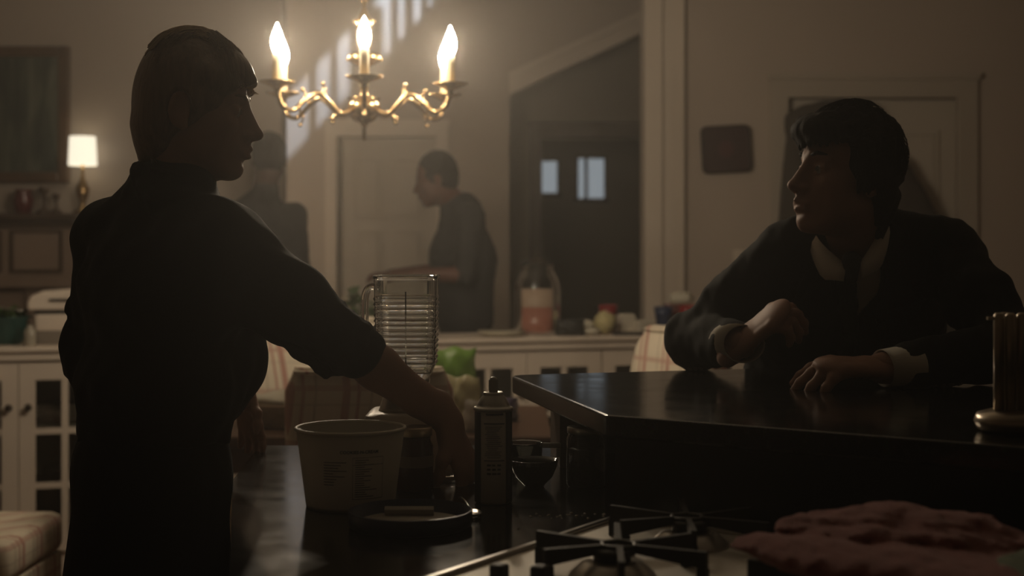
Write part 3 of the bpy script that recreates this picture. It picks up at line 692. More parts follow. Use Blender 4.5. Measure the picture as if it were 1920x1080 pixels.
# its lid, upside down
LIDM = mat('navy_plastic', (.012,.016,.05), .35, var=.1)
lid = thing('tub_lid', 'dark blue tub lid lying upside down in front of the ice-cream tub', 'lid', (-.142,1.972,CZ))
MB().lathe([(0,.001),(.080,0),(.086,.003),(.087,.023),(.0845,.024),(.083,.006),(0,.005)], 56, cap=False).build('rim', LIDM, lid, True)
MB().lathe([(0,.0055),(.074,.0055),(.074,.0075),(0,.0078)], 48).build('inner_disc', mat('lid_board', (.40,.37,.31), .6), lid)
pp = MB(); pp.box((-.035,-.004,0),(.035,.004,.012), Matrix.Translation((-.005,.045,.008)) @ Matrix.Rotation(.5,4,'X')); pp.build('paper_tab', mat('paper_tab', (.45,.42,.36), .8), lid)

# jar with red-brown contents
jr = thing('sauce_jar', 'red-brown jar with a metal lid beside the ice-cream tub', 'jar', (-.158,2.268,CZ))
MB().lathe([(0,0),(.028,0),(.031,.006),(.031,.072),(.027,.082),(.027,.088)], 32).build('jar_body', mat('fudge_glass', (.045,.012,.008), .15, var=.2), jr, True)
MB().lathe([(.0285,.088),(.0295,.089),(.0295,.101),(.027,.103),(.024,.1025),(0,.1025)], 32).build('jar_lid', mat('tin_lid', (.45,.36,.25), .35, .8), jr, True)
lb_ = MB(); lb_.lathe([(.0315,.040),(.0315,.058)], 32, cap=False); lb_.build('paper_label', mat('jar_label', (.16,.12,.09), .6), jr, True)

# whipped-cream can
can = thing('whipped_cream_can', 'white and grey aerosol whipped-cream can in front of the bar corner', 'can', (-.0286,2.162,CZ))
CANW = mat('can_print', (.50,.47,.40), .4, var=.06); CANS = mat('can_metal', (.5,.48,.43), .3, .9)
cr = .0285; hC = .142
MB().lathe([(0,.002),(cr-.003,0),(cr,.004),(cr,hC)], 48).build('can_body', CANW, can, True)
MB().lathe([(cr+.001,hC-.001),(cr+.0022,hC+.001),(cr+.0015,hC+.004),(cr-.002,hC+.004),(cr-.004,hC+.008),(cr-.009,hC+.018),(cr-.013,hC+.022),(cr-.0135,hC+.023),(cr-.0125,hC+.0255),(cr-.0145,hC+.0275),(cr-.018,hC+.026),(0,hC+.026)], 40).build('shoulder', CANS, can, True)
nz = MB(); nz.lathe([(.007,hC+.026),(.0065,hC+.034),(.0062,hC+.044),(.0048,hC+.049),(.002,hC+.0505),(0,hC+.0505)], 16)
for i in range(8):
    a = i*math.pi/4; nz.box((-.0008,.0055,hC+.03),(.0008,.0072,hC+.046), Matrix.Rotation(a,4,'Z'))
nz.build('nozzle', mat('nozzle_plastic', (.32,.30,.26), .35), can, auto=40)
fc = math.atan2(-2.162,.0286); cb = []
rc = lambda z: cr
for x0,x1,z0,z1 in ((-.015,.018,.1225,.1245),(-.012,.016,.136,.139),(-.015,.018,.0665,.0680)): cb.append((x0,x1,z0,z1))
z = .119
while z > .072:
    cb.append((-.014+random.random()*.006,.004+random.random()*.012,z-.0009,z)); z -= .0029
z = .062
while z > .046:
    for x in (-.010,-.002,.006): cb.append((x,x+.004+random.random()*.003,z-.003,z))
    z -= .0065
wrap_bars(cb, rc, fc, INK, 'label_print', can)
bk = MB()
for sgn in (-1,1):
    v = []; 
    for i in range(7):
        a = fc+sgn*(.72+.75*i/6)
        for z in (.002,hC-.002): v.append(((cr+.0004)*math.cos(a),(cr+.0004)*math.sin(a),z))
    bk.add(v,[(2*i,2*i+2,2*i+3,2*i+1) for i in range(6)])
bk.build('side_panel', mat('can_dark', (.02,.02,.022), .35), can)

# blender
BX, BY = (763-960)*2.49/FPX, 2.49
bl = thing('blender', 'countertop blender with a ribbed glass jar behind the woman\'s forearm', 'blender', (BX,BY,CZ))
BLB = mat('blender_enamel', (.50,.44,.35), .35, var=.05)
def sq(hw, r, n=5): return rr2(hw, hw, r, n)
def loftbox(secs, n=5):
    mb = MB(); v = []; f = []; m = None
    for hw,hd,z,r in secs:
        q = [(x*1.0,y*(hd/hw)) for x,y in rr2(hw, hw, r, n)]; m = len(q); v += [(x,y,z) for x,y in q]
    for k in range(len(secs)-1):
        for i in range(m): j = (i+1)%m; f.append((k*m+i,k*m+j,(k+1)*m+j,(k+1)*m+i))
    f += [tuple(range(m))[::-1], tuple(range((len(secs)-1)*m, len(secs)*m))]
    return mb.add(v,f)
loftbox([(.082,.085,0,.02),(.085,.088,.006,.022),(.080,.084,.05,.022),(.072,.075,.085,.022),(.068,.070,.10,.02),(.062,.064,.104,.02)]).build('motor_base', BLB, bl, auto=40)
MB().lathe([(.050,.104),(.048,.110),(.040,.135),(.038,.150),(.041,.156),(.041,.163)], 32).build('collar', mat('blender_collar', (.45,.40,.33), .3, .6), bl, True)
MB().box((-.05,-.092,.028),(.05,-.0835,.06),None,.003).build('button_strip', mat('button_strip', (.10,.09,.08), .4), bl)
for i in range(5): MB().box((-.044+i*.018,-.097,.034),(-.044+i*.018+.013,-.0925,.052),None,.002).build('button', BLB, bl)
GL = mat('jar_glass', (.95,.96,.94), .02, var=0, trans=1., ior=1.46, spec=.5)
jz0, jz1 = .160, .337
outer = []; inner = []
ribs = [jz0+.028+i*.0095 for i in range(13)]
zz = []
z = jz0
while z <= jz1+1e-6: zz.append(z); z += .0022
def jhw(z):
    t = (z-jz0)/(jz1-jz0); b = .036+.0145*min(1,t/.16)**.6+.0045*t
    return b
sec_o = []
for z in zz:
    rib = 0
    for q in ribs: rib = max(rib, math.exp(-((z-q)/.0019)**2))
    sec_o.append((jhw(z)+.0024*rib, jhw(z)+.0024*rib, z, .015))
jar = loftbox(sec_o+[(jhw(jz1)+.002,jhw(jz1)+.002,jz1+.001,.016),(jhw(jz1)+.002,jhw(jz1)+.002,jz1+.005,.016),(jhw(jz1)-.001,jhw(jz1)-.001,jz1+.0065,.015),(jhw(jz1)-.0045,jhw(jz1)-.0045,jz1+.004,.013)]+[(jhw(z)-.0042,jhw(z)-.0042,z,.012) for z in reversed(zz[6:])])
jar.build('glass_jar', GL, bl, auto=60)
hd = MB(); hd.tube(spline([(-.050,-.01,.318),(-.062,-.012,.322),(-.071,-.013,.312),(-.0735,-.013,.285),(-.072,-.013,.25),(-.066,-.012,.222),(-.052,-.01,.212)], 6), .0072, 10); hd.build('jar_handle', GL, bl, True)
st = MB(); st.tube([(.002,-.0545,.19),(.002,-.0575,.315)], .0012, 8); st.build('mould_seam', GL, bl, True)
bldm = MB()
for i in range(4):
    a = i*math.pi/2+.4; bldm.add([(.004*math.cos(a+.9),.004*math.sin(a+.9),.172),(.026*math.cos(a),.026*math.sin(a),.182+.006*(i%2)),(.004*math.cos(a-.9),.004*math.sin(a-.9),.172),(.024*math.cos(a),.024*math.sin(a),.1835+.006*(i%2))],[(0,1,2),(0,2,3),(0,3,1),(1,3,2)])
bldm.lathe([(.006,.162),(.006,.175),(0,.178)], 10); bldm.build('blade', STEEL, bl)

# bowl, measuring cup, canister under the bar, knife
bo = thing('small_bowl', 'small dark glass bowl behind the whipped-cream can', 'bowl', (.036,2.305,CZ))
MB().lathe([(0,.001),(.016,0),(.018,.004),(.030,.016),(.038,.034),(.040,.044),(.0385,.0445),(.034,.034),(.026,.018),(.012,.007),(0,.006)], 40, cap=False).build('bowl_wall', mat('dark_glass', (.012,.010,.010), .06), bo, True)
mc = thing('measuring_cup', 'clear measuring cup with a tab handle behind the small bowl', 'cup', (.022,2.43,CZ))
MB().lathe([(0,.001),(.026,0),(.028,.004),(.031,.052),(.0325,.054),(.0315,.0555),(.029,.052),(.026,.006),(0,.005)], 36, cap=False).build('cup_wall', GLASS_T, mc, True)
MB().box((.030,-.006,.046),(.062,.006,.0545),None,.002).box((.054,-.006,.030),(.062,.006,.0461),None,.002).build('handle', mat('frosted_plastic', (.4,.38,.33), .3), mc)
cn = thing('storage_jar', 'glass storage jar with a metal lid under the bar overhang', 'jar', (.062,2.36,CZ))
cn.location = (.122, 2.30, CZ)
MB().lathe([(0,.0),(.030,0),(.033,.005),(.033,.080),(.029,.088)], 32, cap=False).build('jar_wall', GLASS_T, cn, True)
MB().lathe([(.031,.088),(.032,.089),(.032,.098),(.030,.100),(0,.100)], 32).build('jar_lid', CANS, cn, True)
MB().lathe([(0,.003),(.030,.003),(.030,.062),(0,.062)], 28).build('jar_contents', mat('dark_beans', (.02,.014,.01), .6, bump=.6, bscale=250), cn, True)
kn = thing('table_knife', 'steel table knife lying under the woman\'s fingers', 'knife', (-.085,2.36,CZ+.005)); kn.rotation_euler.z = math.radians(12)
MB().box((-.085,-.006,-.003),(-.01,.006,.004),None,.002).build('handle', STEEL, kn); 
MB().prism([(-.01,-.005),(.07,-.007),(.085,0),(.07,.007),(-.01,.005)],-.001,.001).build('blade', STEEL, kn)
sp = thing('spoon', 'steel spoon on the counter near the tub lid', 'spoon', (-.06,2.055,CZ+.003)); sp.rotation_euler.z = math.radians(100)
MB().tube(spline([(0,0,.003),(.05,0,.006),(.10,0,.004),(.115,0,.002)],5), .0022, 8).build('handle', STEEL, sp, True)
MB().lathe([(0,-.001),(.010,.0005),(.016,.005),(.0155,.0055),(.009,.0015),(0,0)], 20, (-.018,0,0), cap=False, squash=(1.35,.85)).build('spoon_bowl', STEEL, sp, True)
# spilled drops on the granite
dm = MB()
for i in range(34):
    x = .02+.13*random.random(); y = 2.045+.012*random.gauss(0,1)+.05*(x-.08)
    if i > 24: x = -.10+.2*random.random(); y = 1.95+.12*random.random()
    r = .0012+.0016*random.random(); dm.lathe([(r,0),(r*.8,r*.5),(r*.4,r*.7),(0,r*.75)], 8, (x,y,CZ))
tag(dm.build('spilled_drop', mat('water_drop', (.5,.47,.4), .05), None, True), 'tiny spilled drops on the granite counter', 'drops', None, 'stuff')

# upright tubes on a round foot at the picture's right edge
tr = thing('tube_holder', 'upright shiny tubes on a rounded foot at the right end of the bar', 'holder', (.662,1.86,BZ))
MET = mat('satin_metal', (.42,.36,.28), .3, .85, var=.1)
MB().lathe([(.038,0),(.046,.004),(.050,.014),(.046,.024),(.030,.029),(0,.030)], 40).build('foot', MET, tr, True)
for i,(x,y) in enumerate(((-.021,-.006),(-.007,-.010),(.009,-.006),(.022,0.),(-.008,.010))):
    MB().lathe([(.0068,.0295),(.0068,.150),(.0062,.1545),(.0045,.157),(.003,.1572)], 18, (x,y,0)).build('tube', MET, tr, True)
MB().box((-.036,-.008,.148),(-.0278,-.002,.152)).build('clip', MET, tr)
# ------------------------------------------------------------------ soft shapes
def pillow(w, h, t, seed, n=16, crumple=.25):
    """puffed foil bag standing in x-z"""
    r = random.Random(seed); ph = [r.random()*6.28 for _ in range(8)]
    mb = MB(); v = []; f = []
    for side in (-1,1):
        for i in range(n+1):
            for j in range(n+1):
                a = i/n*2-1; b = j/n*2-1; e = max(0,(1-abs(a)**2.5)*(1-abs(b)**2.5))**.55
                q = 1+crumple*(math.sin(5*a+ph[0]+3*b)*math.sin(4*b+ph[1])+.5*math.sin(11*a+ph[2])*math.sin(9*b+ph[3]+side))
                x = a*w/2*(1-.07*math.cos(b*1.5)*0+.03*math.sin(7*b+ph[4])); z = (b+1)*h/2+.03*h*math.sin(6*a+ph[5])*(b+1)*.5
                v.append((x, side*t/2*e*q+.02*math.sin(3*a+ph[6])*t, z))
    m = (n+1)**2
    for s in (0,1):
        for i in range(n):
            for j in range(n):
                q = (s*m+i*(n+1)+j, s*m+(i+1)*(n+1)+j, s*m+(i+1)*(n+1)+j+1, s*m+i*(n+1)+j+1); f.append(q if s == 0 else q[::-1])
    return mb.add(v,f)
def crumple(r, seed, sq=(1,1,1), amp=.35):
    bm = bmesh.new(); bmesh.ops.create_icosphere(bm, subdivisions=3, radius=1); R_ = np.random.RandomState(seed); K = R_.normal(size=(6,3))*3.2; ph = R_.rand(6)*6.28
    v = []
    for p in bm.verts:
        d = 1+amp*sum(abs(math.sin(float(K[i]@np.array(p.co))+ph[i]))-.6 for i in range(6))/3
        v.append((p.co.x*r*d*sq[0], p.co.y*r*d*sq[1], p.co.z*r*d*sq[2]))
    bm.verts.index_update(); f = [[q.index for q in x.verts] for x in bm.faces]; bm.free()
    zmin = min(p[2] for p in v); v = [(x,y,z-zmin) for x,y,z in v]
    return MB().add(v,f)
def cup(name, label, loc, col, h=.118, group='plastic party cups'):
    r = thing(name, label, 'cup', loc, group=group)
    m = mat('cup_%d_%d_%d'%tuple(int(c*255) for c in col), col, .35, var=.06)
    MB().lathe([(0,.003),(.029,.003),(.030,0),(.032,.02),(.0365,h*.55),(.038,h*.56),(.045,h-.003),(.0435,h-.003),(.036,h*.56),(.028,.006),(0,.005)], 32, cap=False).build('cup_wall', m, r, True)
    t = MB(); t.tube([(.0455*math.cos(a),.0455*math.sin(a),h-.002) for a in [2*math.pi*i/32 for i in range(32)]], .002, 6, True); t.build('rim', mat('cup_rim_%d'%int(col[0]*255), tuple(min(1,c*1.6+.03) for c in col), .35), r, True)
    return r
RED = (.24,.012,.015); BLU = (.02,.035,.09)
def on(x, off=.2, dz=0.): p = pen(x, off); return (p.x, p.y, p.z+dz)

# glass jar of pink punch
j = thing('punch_jar', 'large glass jar half full of pink punch on the white worktop', 'jar', on(1007,.22))
JM = mat('punch', (.42,.17,.13), .3, var=.25, scale=12)
MB().lathe([(0,.004),(.098,.004),(.106,.012),(.108,.03),(.108,.20),(.104,.235),(.088,.27),(.074,.29),(.074,.312),(.078,.316)], 40, cap=False).build('jar_wall', GLASS_T, j, True)
MB().lathe([(0,.008),(.100,.008),(.103,.02),(.103,.125),(0,.125)], 36).build('punch', JM, j, True)
MB().lathe([(.103,.1255),(.102,.205),(0,.207)], 36, cap=False).build('froth', mat('punch_froth', (.50,.36,.28), .5, var=.15, scale=20), j, True)
MB().lathe([(.079,.312),(.080,.320),(.060,.334),(.016,.342),(.012,.352),(.016,.362),(0,.366)], 32).build('jar_lid', GLASS_T, j, True)
# crumpled things, cups and boxes along the worktop
SNACK = mat('dark_snack_bag', (.03,.03,.028), .35, var=.3)
tag(pillow(.13,.075,.07,3).build('snack_bag', SNACK, None, True, on(1068,.06)), 'dark crumpled snack bag beside the punch jar', 'bag')
NAP = mat('paper_napkin', (.58,.54,.44), .85, bump=.3)
YLW = mat('yellowed_wrapper', (.52,.46,.24), .6, var=.3, scale=30)
tag(crumple(.042,5,(1.1,.9,.75)).build('paper_napkin', NAP, None, True, on(1097,.14)), 'crumpled white napkin between the snack bag and yellow wrapper', 'napkin', 'crumpled napkins on the worktop')
tag(crumple(.05,8,(.95,.8,1.0)).build('food_wrapper', YLW, None, True, on(1134,.10)), 'crumpled yellowish food wrapper in front of a red cup', 'wrapper')
tag(crumple(.03,11,(1.3,.9,.5)).build('paper_napkin', NAP, None, True, on(1108,.06)), 'small flattened napkin at the foot of the yellow wrapper', 'napkin', 'crumpled napkins on the worktop')
cup('party_cup', 'red plastic cup behind the yellow wrapper', on(1140,.30), RED, .125)
cup('party_cup', 'dark blue plastic cup at the pale casing', on(1244,.17), BLU, .12)
cup('party_cup', 'bright red plastic cup at the right end of the worktop', on(1290,.16), RED, .125)
cup('party_cup', 'faded red cup behind the blue one', on(1262,.30), (.16,.05,.045), .125)
BOXM = mat('white_carton', (.58,.53,.44), .7, var=.05)
for i,(x,w,h,off,l) in enumerate(((1174,.070,.088,.18,'taller white carton on the worktop'),(1208,.078,.062,.12,'low white carton beside the taller one'))):
    b = thing('food_carton', l, 'carton', on(x,off), PA+.1*i, group='white cartons on the worktop')
    loftbox([(w/2*.9,w/2*.8,0,.004),(w/2,w/2*.9,h*.8,.004)]).build('carton_body', BOXM, b); loftbox([(w/2*1.04,w/2*.95,h*.8+.0005,.004),(w/2*1.04,w/2*.95,h*.88,.004),(w/2*.8,w/2*.7,h,.004)]).build('carton_lid', BOXM, b)
tag(MB().box((-.1,-.06,0),(.1,.06,.012),None,.003).build('serving_tray', KBLK, None, False, on(1190,.03)), 'thin dark tray in front of the white cartons', 'tray')
tag(crumple(.055,14,(1.1,.6,.55)).build('paper_napkin', NAP, None, True, on(1277,.24,.122)), 'white napkin lying on top of the cups', 'napkin', 'crumpled napkins on the worktop')
# paper plates at the worktop edge
pp_ = MB()
for i in range(3): pp_.lathe([(0,.003+i*.004),(.075,.003+i*.004),(.105,.016+i*.004),(.106,.018+i*.004),(.074,.005+i*.004),(0,.005+i*.004)], 28, cap=False)
tag(pp_.build('paper_plate', NAP, None, True, on(940,.10)), 'pale paper plates at the worktop edge left of the punch jar', 'plate')

# flower arrangement
fl = thing('flower_arrangement', 'green leafy arrangement with pale flowers left of the blender jar', 'flowers', on(628,.18))
MB().lathe([(.05,0),(.07,.03),(.085,.08),(.08,.09)], 24).build('pot', mat('flower_pot', (.18,.12,.08), .5), fl, True)
LEAF = mat('leaf_green', (.055,.09,.035), .55, var=.4, scale=20); lm = MB(); rl = random.Random(4)
for i in range(150):
    a = rl.random()*6.28; e = rl.random(); q = .05+.16*rl.random(); c = Vector((q*math.cos(a)*1.15, q*math.sin(a)*.8, .07+.15*e*(1.1-q/.25)))
    d = Vector((math.cos(a)*.8+rl.gauss(0,.3), math.sin(a)*.8+rl.gauss(0,.3), rl.gauss(.2,.5))).normalized(); s = d.cross(Vector((rl.gauss(0,1),rl.gauss(0,1),1))).normalized(); n_ = d.cross(s); L_ = .045+.03*rl.random(); w_ = .014+.008*rl.random()
    lm.add([c, c+d*L_*.4+s*w_+n_*.004, c+d*L_, c+d*L_*.4-s*w_+n_*.004, c+d*L_*.5-n_*.004],[(0,1,4),(1,2,4),(2,3,4),(3,0,4)])
o = lm.build('foliage', LEAF, fl); o['kind'] = 'stuff'
PET = mat('pale_petal', (.52,.45,.36), .6, var=.2)
for i,(dx,dz,s) in enumerate(((-.10,.19,1.),(-.05,.215,.9),(.0,.195,1.),(.055,.16,1.1),(.075,.12,.9),(-.13,.14,.8))):
    c = MB(); 
    for k in range(9):
        a = k*.7*2; t = .4+.6*(k%3)/2; dirv = Vector((math.cos(a)*t, math.sin(a)*t, .7)).normalized(); sd = dirv.cross(Vector((0,0,1))).normalized(); b0_ = Vector((0,0,0))
        L_ = .028*s; c.add([b0_, dirv*L_*.6+sd*.011*s, dirv*L_, dirv*L_*.6-sd*.011*s, dirv*L_*.55+Vector((0,0,-.005))],[(0,1,4),(1,2,4),(2,3,4),(3,0,4)])
    c.build('flower', PET, fl, False, (dx,-.09,dz))
tag(MB().lathe([(0,.0),(.02,0),(.024,.01),(.024,.07),(.012,.09),(.012,.11),(0,.111)], 18).build('salt_shaker', mat('shaker_glass', (.5,.48,.42), .15, .3), None, True, on(652,-.05)), 'small shiny shaker in front of the flowers', 'shaker')

# left end of the worktop: teal bowl of greens, servers, cream appliance
tbw = thing('salad_bowl', 'dark teal salad bowl at the left end of the worktop', 'bowl', on(12,.19))
MB().lathe([(0,.002),(.055,0),(.06,.006),(.085,.05),(.10,.11),(.103,.113),(.099,.113),(.082,.055),(.055,.012),(0,.01)], 36, cap=False).build('bowl_wall', mat('teal_glaze', (.025,.075,.065), .3), tbw, True)
gm = MB(); rg = random.Random(9)
for i in range(90):
    a = rg.random()*6.28; q = .08*math.sqrt(rg.random()); c = Vector((q*math.cos(a), q*math.sin(a), .09+.03*rg.random()+.03*(1-q/.08)))
    d = Vector((rg.gauss(0,1),rg.gauss(0,1),rg.gauss(.3,.5))).normalized(); s = d.cross(Vector((0,0,1))).normalized(); L_ = .035; w_ = .016
    gm.add([c,c+d*L_*.5+s*w_+Vector((0,0,.006)),c+d*L_,c+d*L_*.5-s*w_+Vector((0,0,.006)),c+d*L_*.5-Vector((0,0,.004))],[(0,1,4),(1,2,4),(2,3,4),(3,0,4)])
gs = tag(gm.build('salad_greens', mat('salad_green', (.08,.15,.045), .5, var=.4, scale=30), None, False, on(12,.19)), 'green salad leaves heaped in the teal bowl', 'salad', None, 'stuff')
sv = thing('serving_tongs', 'shiny steel tongs resting on the salad bowl', 'tongs', on(18,.14,.125))
for s in (-1,1):
    t = MB(); t.tube(spline([(-.09,s*.004,.035),(-.02,s*.014,.022),(.05,s*.016,.012)],5), .004, 6); t.build('arm', STEEL, sv, True)
ap = thing('countertop_appliance', 'cream countertop appliance with a rounded hinged lid beside the salad bowl', 'appliance', on(118,.2), PA)
loftbox([(.105,.09,.0,.02),(.11,.095,.01,.02),(.11,.095,.055,.02)]).build('base', mat('appliance_grey', (.22,.19,.16), .4), ap, auto=40)
loftbox([(.108,.093,.056,.02),(.112,.097,.07,.02),(.112,.097,.115,.02),(.106,.09,.122,.02)]).build('body', CABW, ap, auto=40)
loftbox([(.108,.093,.123,.02),(.109,.094,.136,.02)]).build('seam_band', mat('appliance_dark', (.05,.042,.035), .5), ap, auto=40)
ld2 = MB(); v=[]; prof=[(-.135,.137),(-.14,.165),(-.125,.195),(-.08,.215),(.115,.228),(.12,.205),(.118,.137)]
ld2.prism(prof, -.095, .095); ld2.v = [(x,z,y) for x,y,z in ld2.v]; L2 = ld2.build('lid', CABW, ap)
bv = L2.modifiers.new('bevel','BEVEL'); bv.width = .012; bv.segments = 3
MB().box((-.05,-.108,.176),(.10,-.0955,.186),None,.003).build('lid_slot', mat('appliance_dark', (.05,.042,.035), .5), ap)
sq_ = thing('squeeze_bottle', 'small clear bottle between the salad bowl and the appliance', 'bottle', on(56,.04))
MB().lathe([(.022,0),(.024,.004),(.024,.06),(.012,.075),(.010,.085)], 20).build('bottle_body', mat('bottle_plastic', (.35,.32,.26), .2), sq_, True); MB().lathe([(.012,.0855),(.012,.098),(.004,.112),(0,.113)], 16).build('cap', DKWOOD, sq_, True)

# on the dining table: basket, bags of chips, cup
TZ = .751
bp_ = P(548,0,4.42); bk_ = thing('bread_basket', 'woven basket lined with white cloth on the dining table', 'basket', (bp_.x,4.42,TZ))
WICK = mat('wicker', (.30,.21,.13), .7, var=.3, scale=60)
for i in range(7): 
    rr = .085+.006*i; t = MB(); t.tube([((rr+.003*(1 if (k+i)%2 else -1))*math.cos(a)*1.25,(rr+.003*(1 if (k+i)%2 else -1))*math.sin(a)*.9,.006+.0105*i) for k,a in enumerate([2*math.pi*q/40 for q in range(40)])], .0056, 6, True); t.build('wicker_row', WICK, bk_, True)
MB().lathe([(0,.004),(.08,.004)],24,squash=(1.25,.9)).build('basket_floor', WICK, bk_)
cl = crumple(.11,21,(1.15,.85,.35),.3); cl.build('cloth_lining', NAP, bk_, True, (0,0,.03))
def bag(label, loc, rz, w, h, t, seed, col, tilt=0., cr=.25):
    m = mat('bag_%d'%seed, col, .3, var=.25, scale=14); o = pillow(w,h,t,seed,14,cr).build('chip_bag', m, None, True, loc); o.rotation_euler = (tilt,0,rz); return tag(o, label, 'bag', 'bags on the dining table')
q = P(845,0,4.75); bag('bright green chip bag standing on the dining table', (q.x,4.75,TZ), .2, .17, .22, .07, 31, (.16,.30,.05))
q = P(866,0,4.40); bag('white and yellow crumpled chip bag on the near side of the table', (q.x,4.40,TZ), -.3, .13, .16, .06, 33, (.50,.46,.26), .12, .4)
q = P(897,0,4.28); bag('pale crumpled wrapper bag leaning beside the can nozzle', (q.x,4.28,TZ), .5, .11, .10, .05, 35, (.55,.52,.46), .2, .45)
q = P(925,0,4.52); bag('dark violet snack bag lying behind the can', (q.x,4.52,TZ), .1, .16, .075, .06, 37, (.05,.035,.075), .0, .4)
q = P(843,0,4.50); cup('party_cup', 'red plastic cup on the dining table beside the green bag', (q.x,4.55,TZ), RED, .12)

# ------------------------------------------------------------------ folded towels beside the grates
def cloth(name, m, label, cat, build, smooth=1):
    F = build(); me = field_mesh(name, [F.surf()], smooth); return tag(obj(name, me, m), label, cat)
TOW = mat('red_terry', (.26,.062,.048), .95, var=.18, scale=60, bump=1., bscale=420, sheen=.3)
def _tow():
    z = CZ+.052
    F = Field((.16,1.22,z-.01),(.66,1.70,z+.085), .0034)
    fl_ = (0,0,1)
    # lower fold, running from the left tip to the near right
    F.path([(.268,1.545,z+.012),(.315,1.50,z+.013),(.37,1.43,z+.013),(.45,1.34,z+.013)], [.030,.048,.058,.06], .010, fl_, .27)
    F.path([(.37,1.50,z+.010),(.46,1.44,z+.010),(.54,1.40,z+.010)], [.07,.08,.06], .012, fl_, .14)
    # upper folded layers, a crease apart from the lower one
    for lay in (((.325,1.566,z+.026),(.38,1.575,z+.030),(.435,1.578,z+.036),(.475,1.555,z+.033),(.545,1.52,z+.016)), ((.335,1.535,z+.023),(.40,1.530,z+.026),(.46,1.520,z+.026),(.51,1.508,z+.020))):
        G = Field((.16,1.22,z-.01),(.66,1.70,z+.085), .0034)
        G.path(list(lay), [.030,.040,.046,.044,.032][:len(lay)], .006, fl_, .22); G.noise(.0018, 26, 7); F.D = np.minimum(F.D, G.D)
    F.noise(.0014, 30, 3); F.noise(.0006, 160, 4)
    return F
cloth('terry_towel', TOW, 'folded dark red terry towel lying over the right grate', 'towel', _tow)
def _mit():
    z = CZ+.058; F = Field((.38,1.16,z-.012),(.82,1.56,z+.05), .005)
    F.path([(.60,1.40,z+.012),(.62,1.33,z+.013),(.66,1.26,z+.012)], [.09,.10,.09], .02, (0,0,1), .16)
    F.cone((.55,1.31,z+.008),(.62,1.27,z+.01),.07,.09,.02,'add',(0,0,1),.14)
    return F
def _qlt(nt, N, L, b):
    tc = N.new('ShaderNodeTexCoord'); b.inputs['Roughness'].default_value = .9
    v = N.new('ShaderNodeTexVoronoi'); v.inputs['Scale'].default_value = 75; v.inputs['Randomness'].default_value = .15
    r = N.new('ShaderNodeValToRGB'); e = r.color_ramp.elements; e[0].position = .25; e[0].color = (.17,.19,.10,1); e[1].position = .6; e[1].color = (.08,.10,.055,1)
    L.new(tc.outputs['Object'], v.inputs['Vector']); L.new(v.outputs['Distance'], r.inputs[0]); L.new(r.outputs[0], b.inputs['Base Color'])
    bp = N.new('ShaderNodeBump'); bp.inputs['Strength'].default_value = .8; bp.inputs['Distance'].default_value = .004; bp.invert = True; L.new(v.outputs['Distance'], bp.inputs['Height']); L.new(bp.outputs[0], b.inputs['Normal'])
special('green_knit', _qlt)
cloth('pot_holder', MATS['green_knit'], 'green knitted pot holder at the lower right corner', 'pot holder', _mit)
# ------------------------------------------------------------------ people
SKIN = mat('skin', (.34,.19,.135), .62, var=.08, scale=25, bump=.06, bscale=300)
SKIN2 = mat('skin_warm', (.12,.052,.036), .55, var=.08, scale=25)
BLACK = mat('black_crepe', (.0075,.0072,.0072), .8, var=.2, scale=40, bump=.2, bscale=500, spec=.15)
SUIT = mat('black_wool', (.0095,.0095,.0092), .85, var=.2, scale=60, bump=.25, bscale=700, spec=.12, sheen=.02)
SHIRT = mat('white_shirt', (.62,.58,.49), .8, var=.04, bump=.1, bscale=200)
TIE = mat('dark_tie', (.012,.012,.014), .55, var=.3, scale=80)
GREYSH = mat('grey_shirt', (.028,.028,.028), .85, var=.12, scale=30)
DARKSH = mat('dark_shirt', (.020,.018,.017), .85, var=.12, scale=30)
EYEW = mat('eye_white', (.55,.5,.45), .2, var=0); IRIS = mat('iris', (.02,.012,.008), .1, var=0)
def hairmat(name, col, rough, spec):
    return mat(name, col, rough, var=.5, scale=14, bump=.5, bscale=16, stretch=(9,9,1.2), spec=spec)
HAIRB = hairmat('brown_hair', (.17,.105,.065), .38, .9); HAIRK = hairmat('dark_hair', (.016,.012,.010), .75, .07)

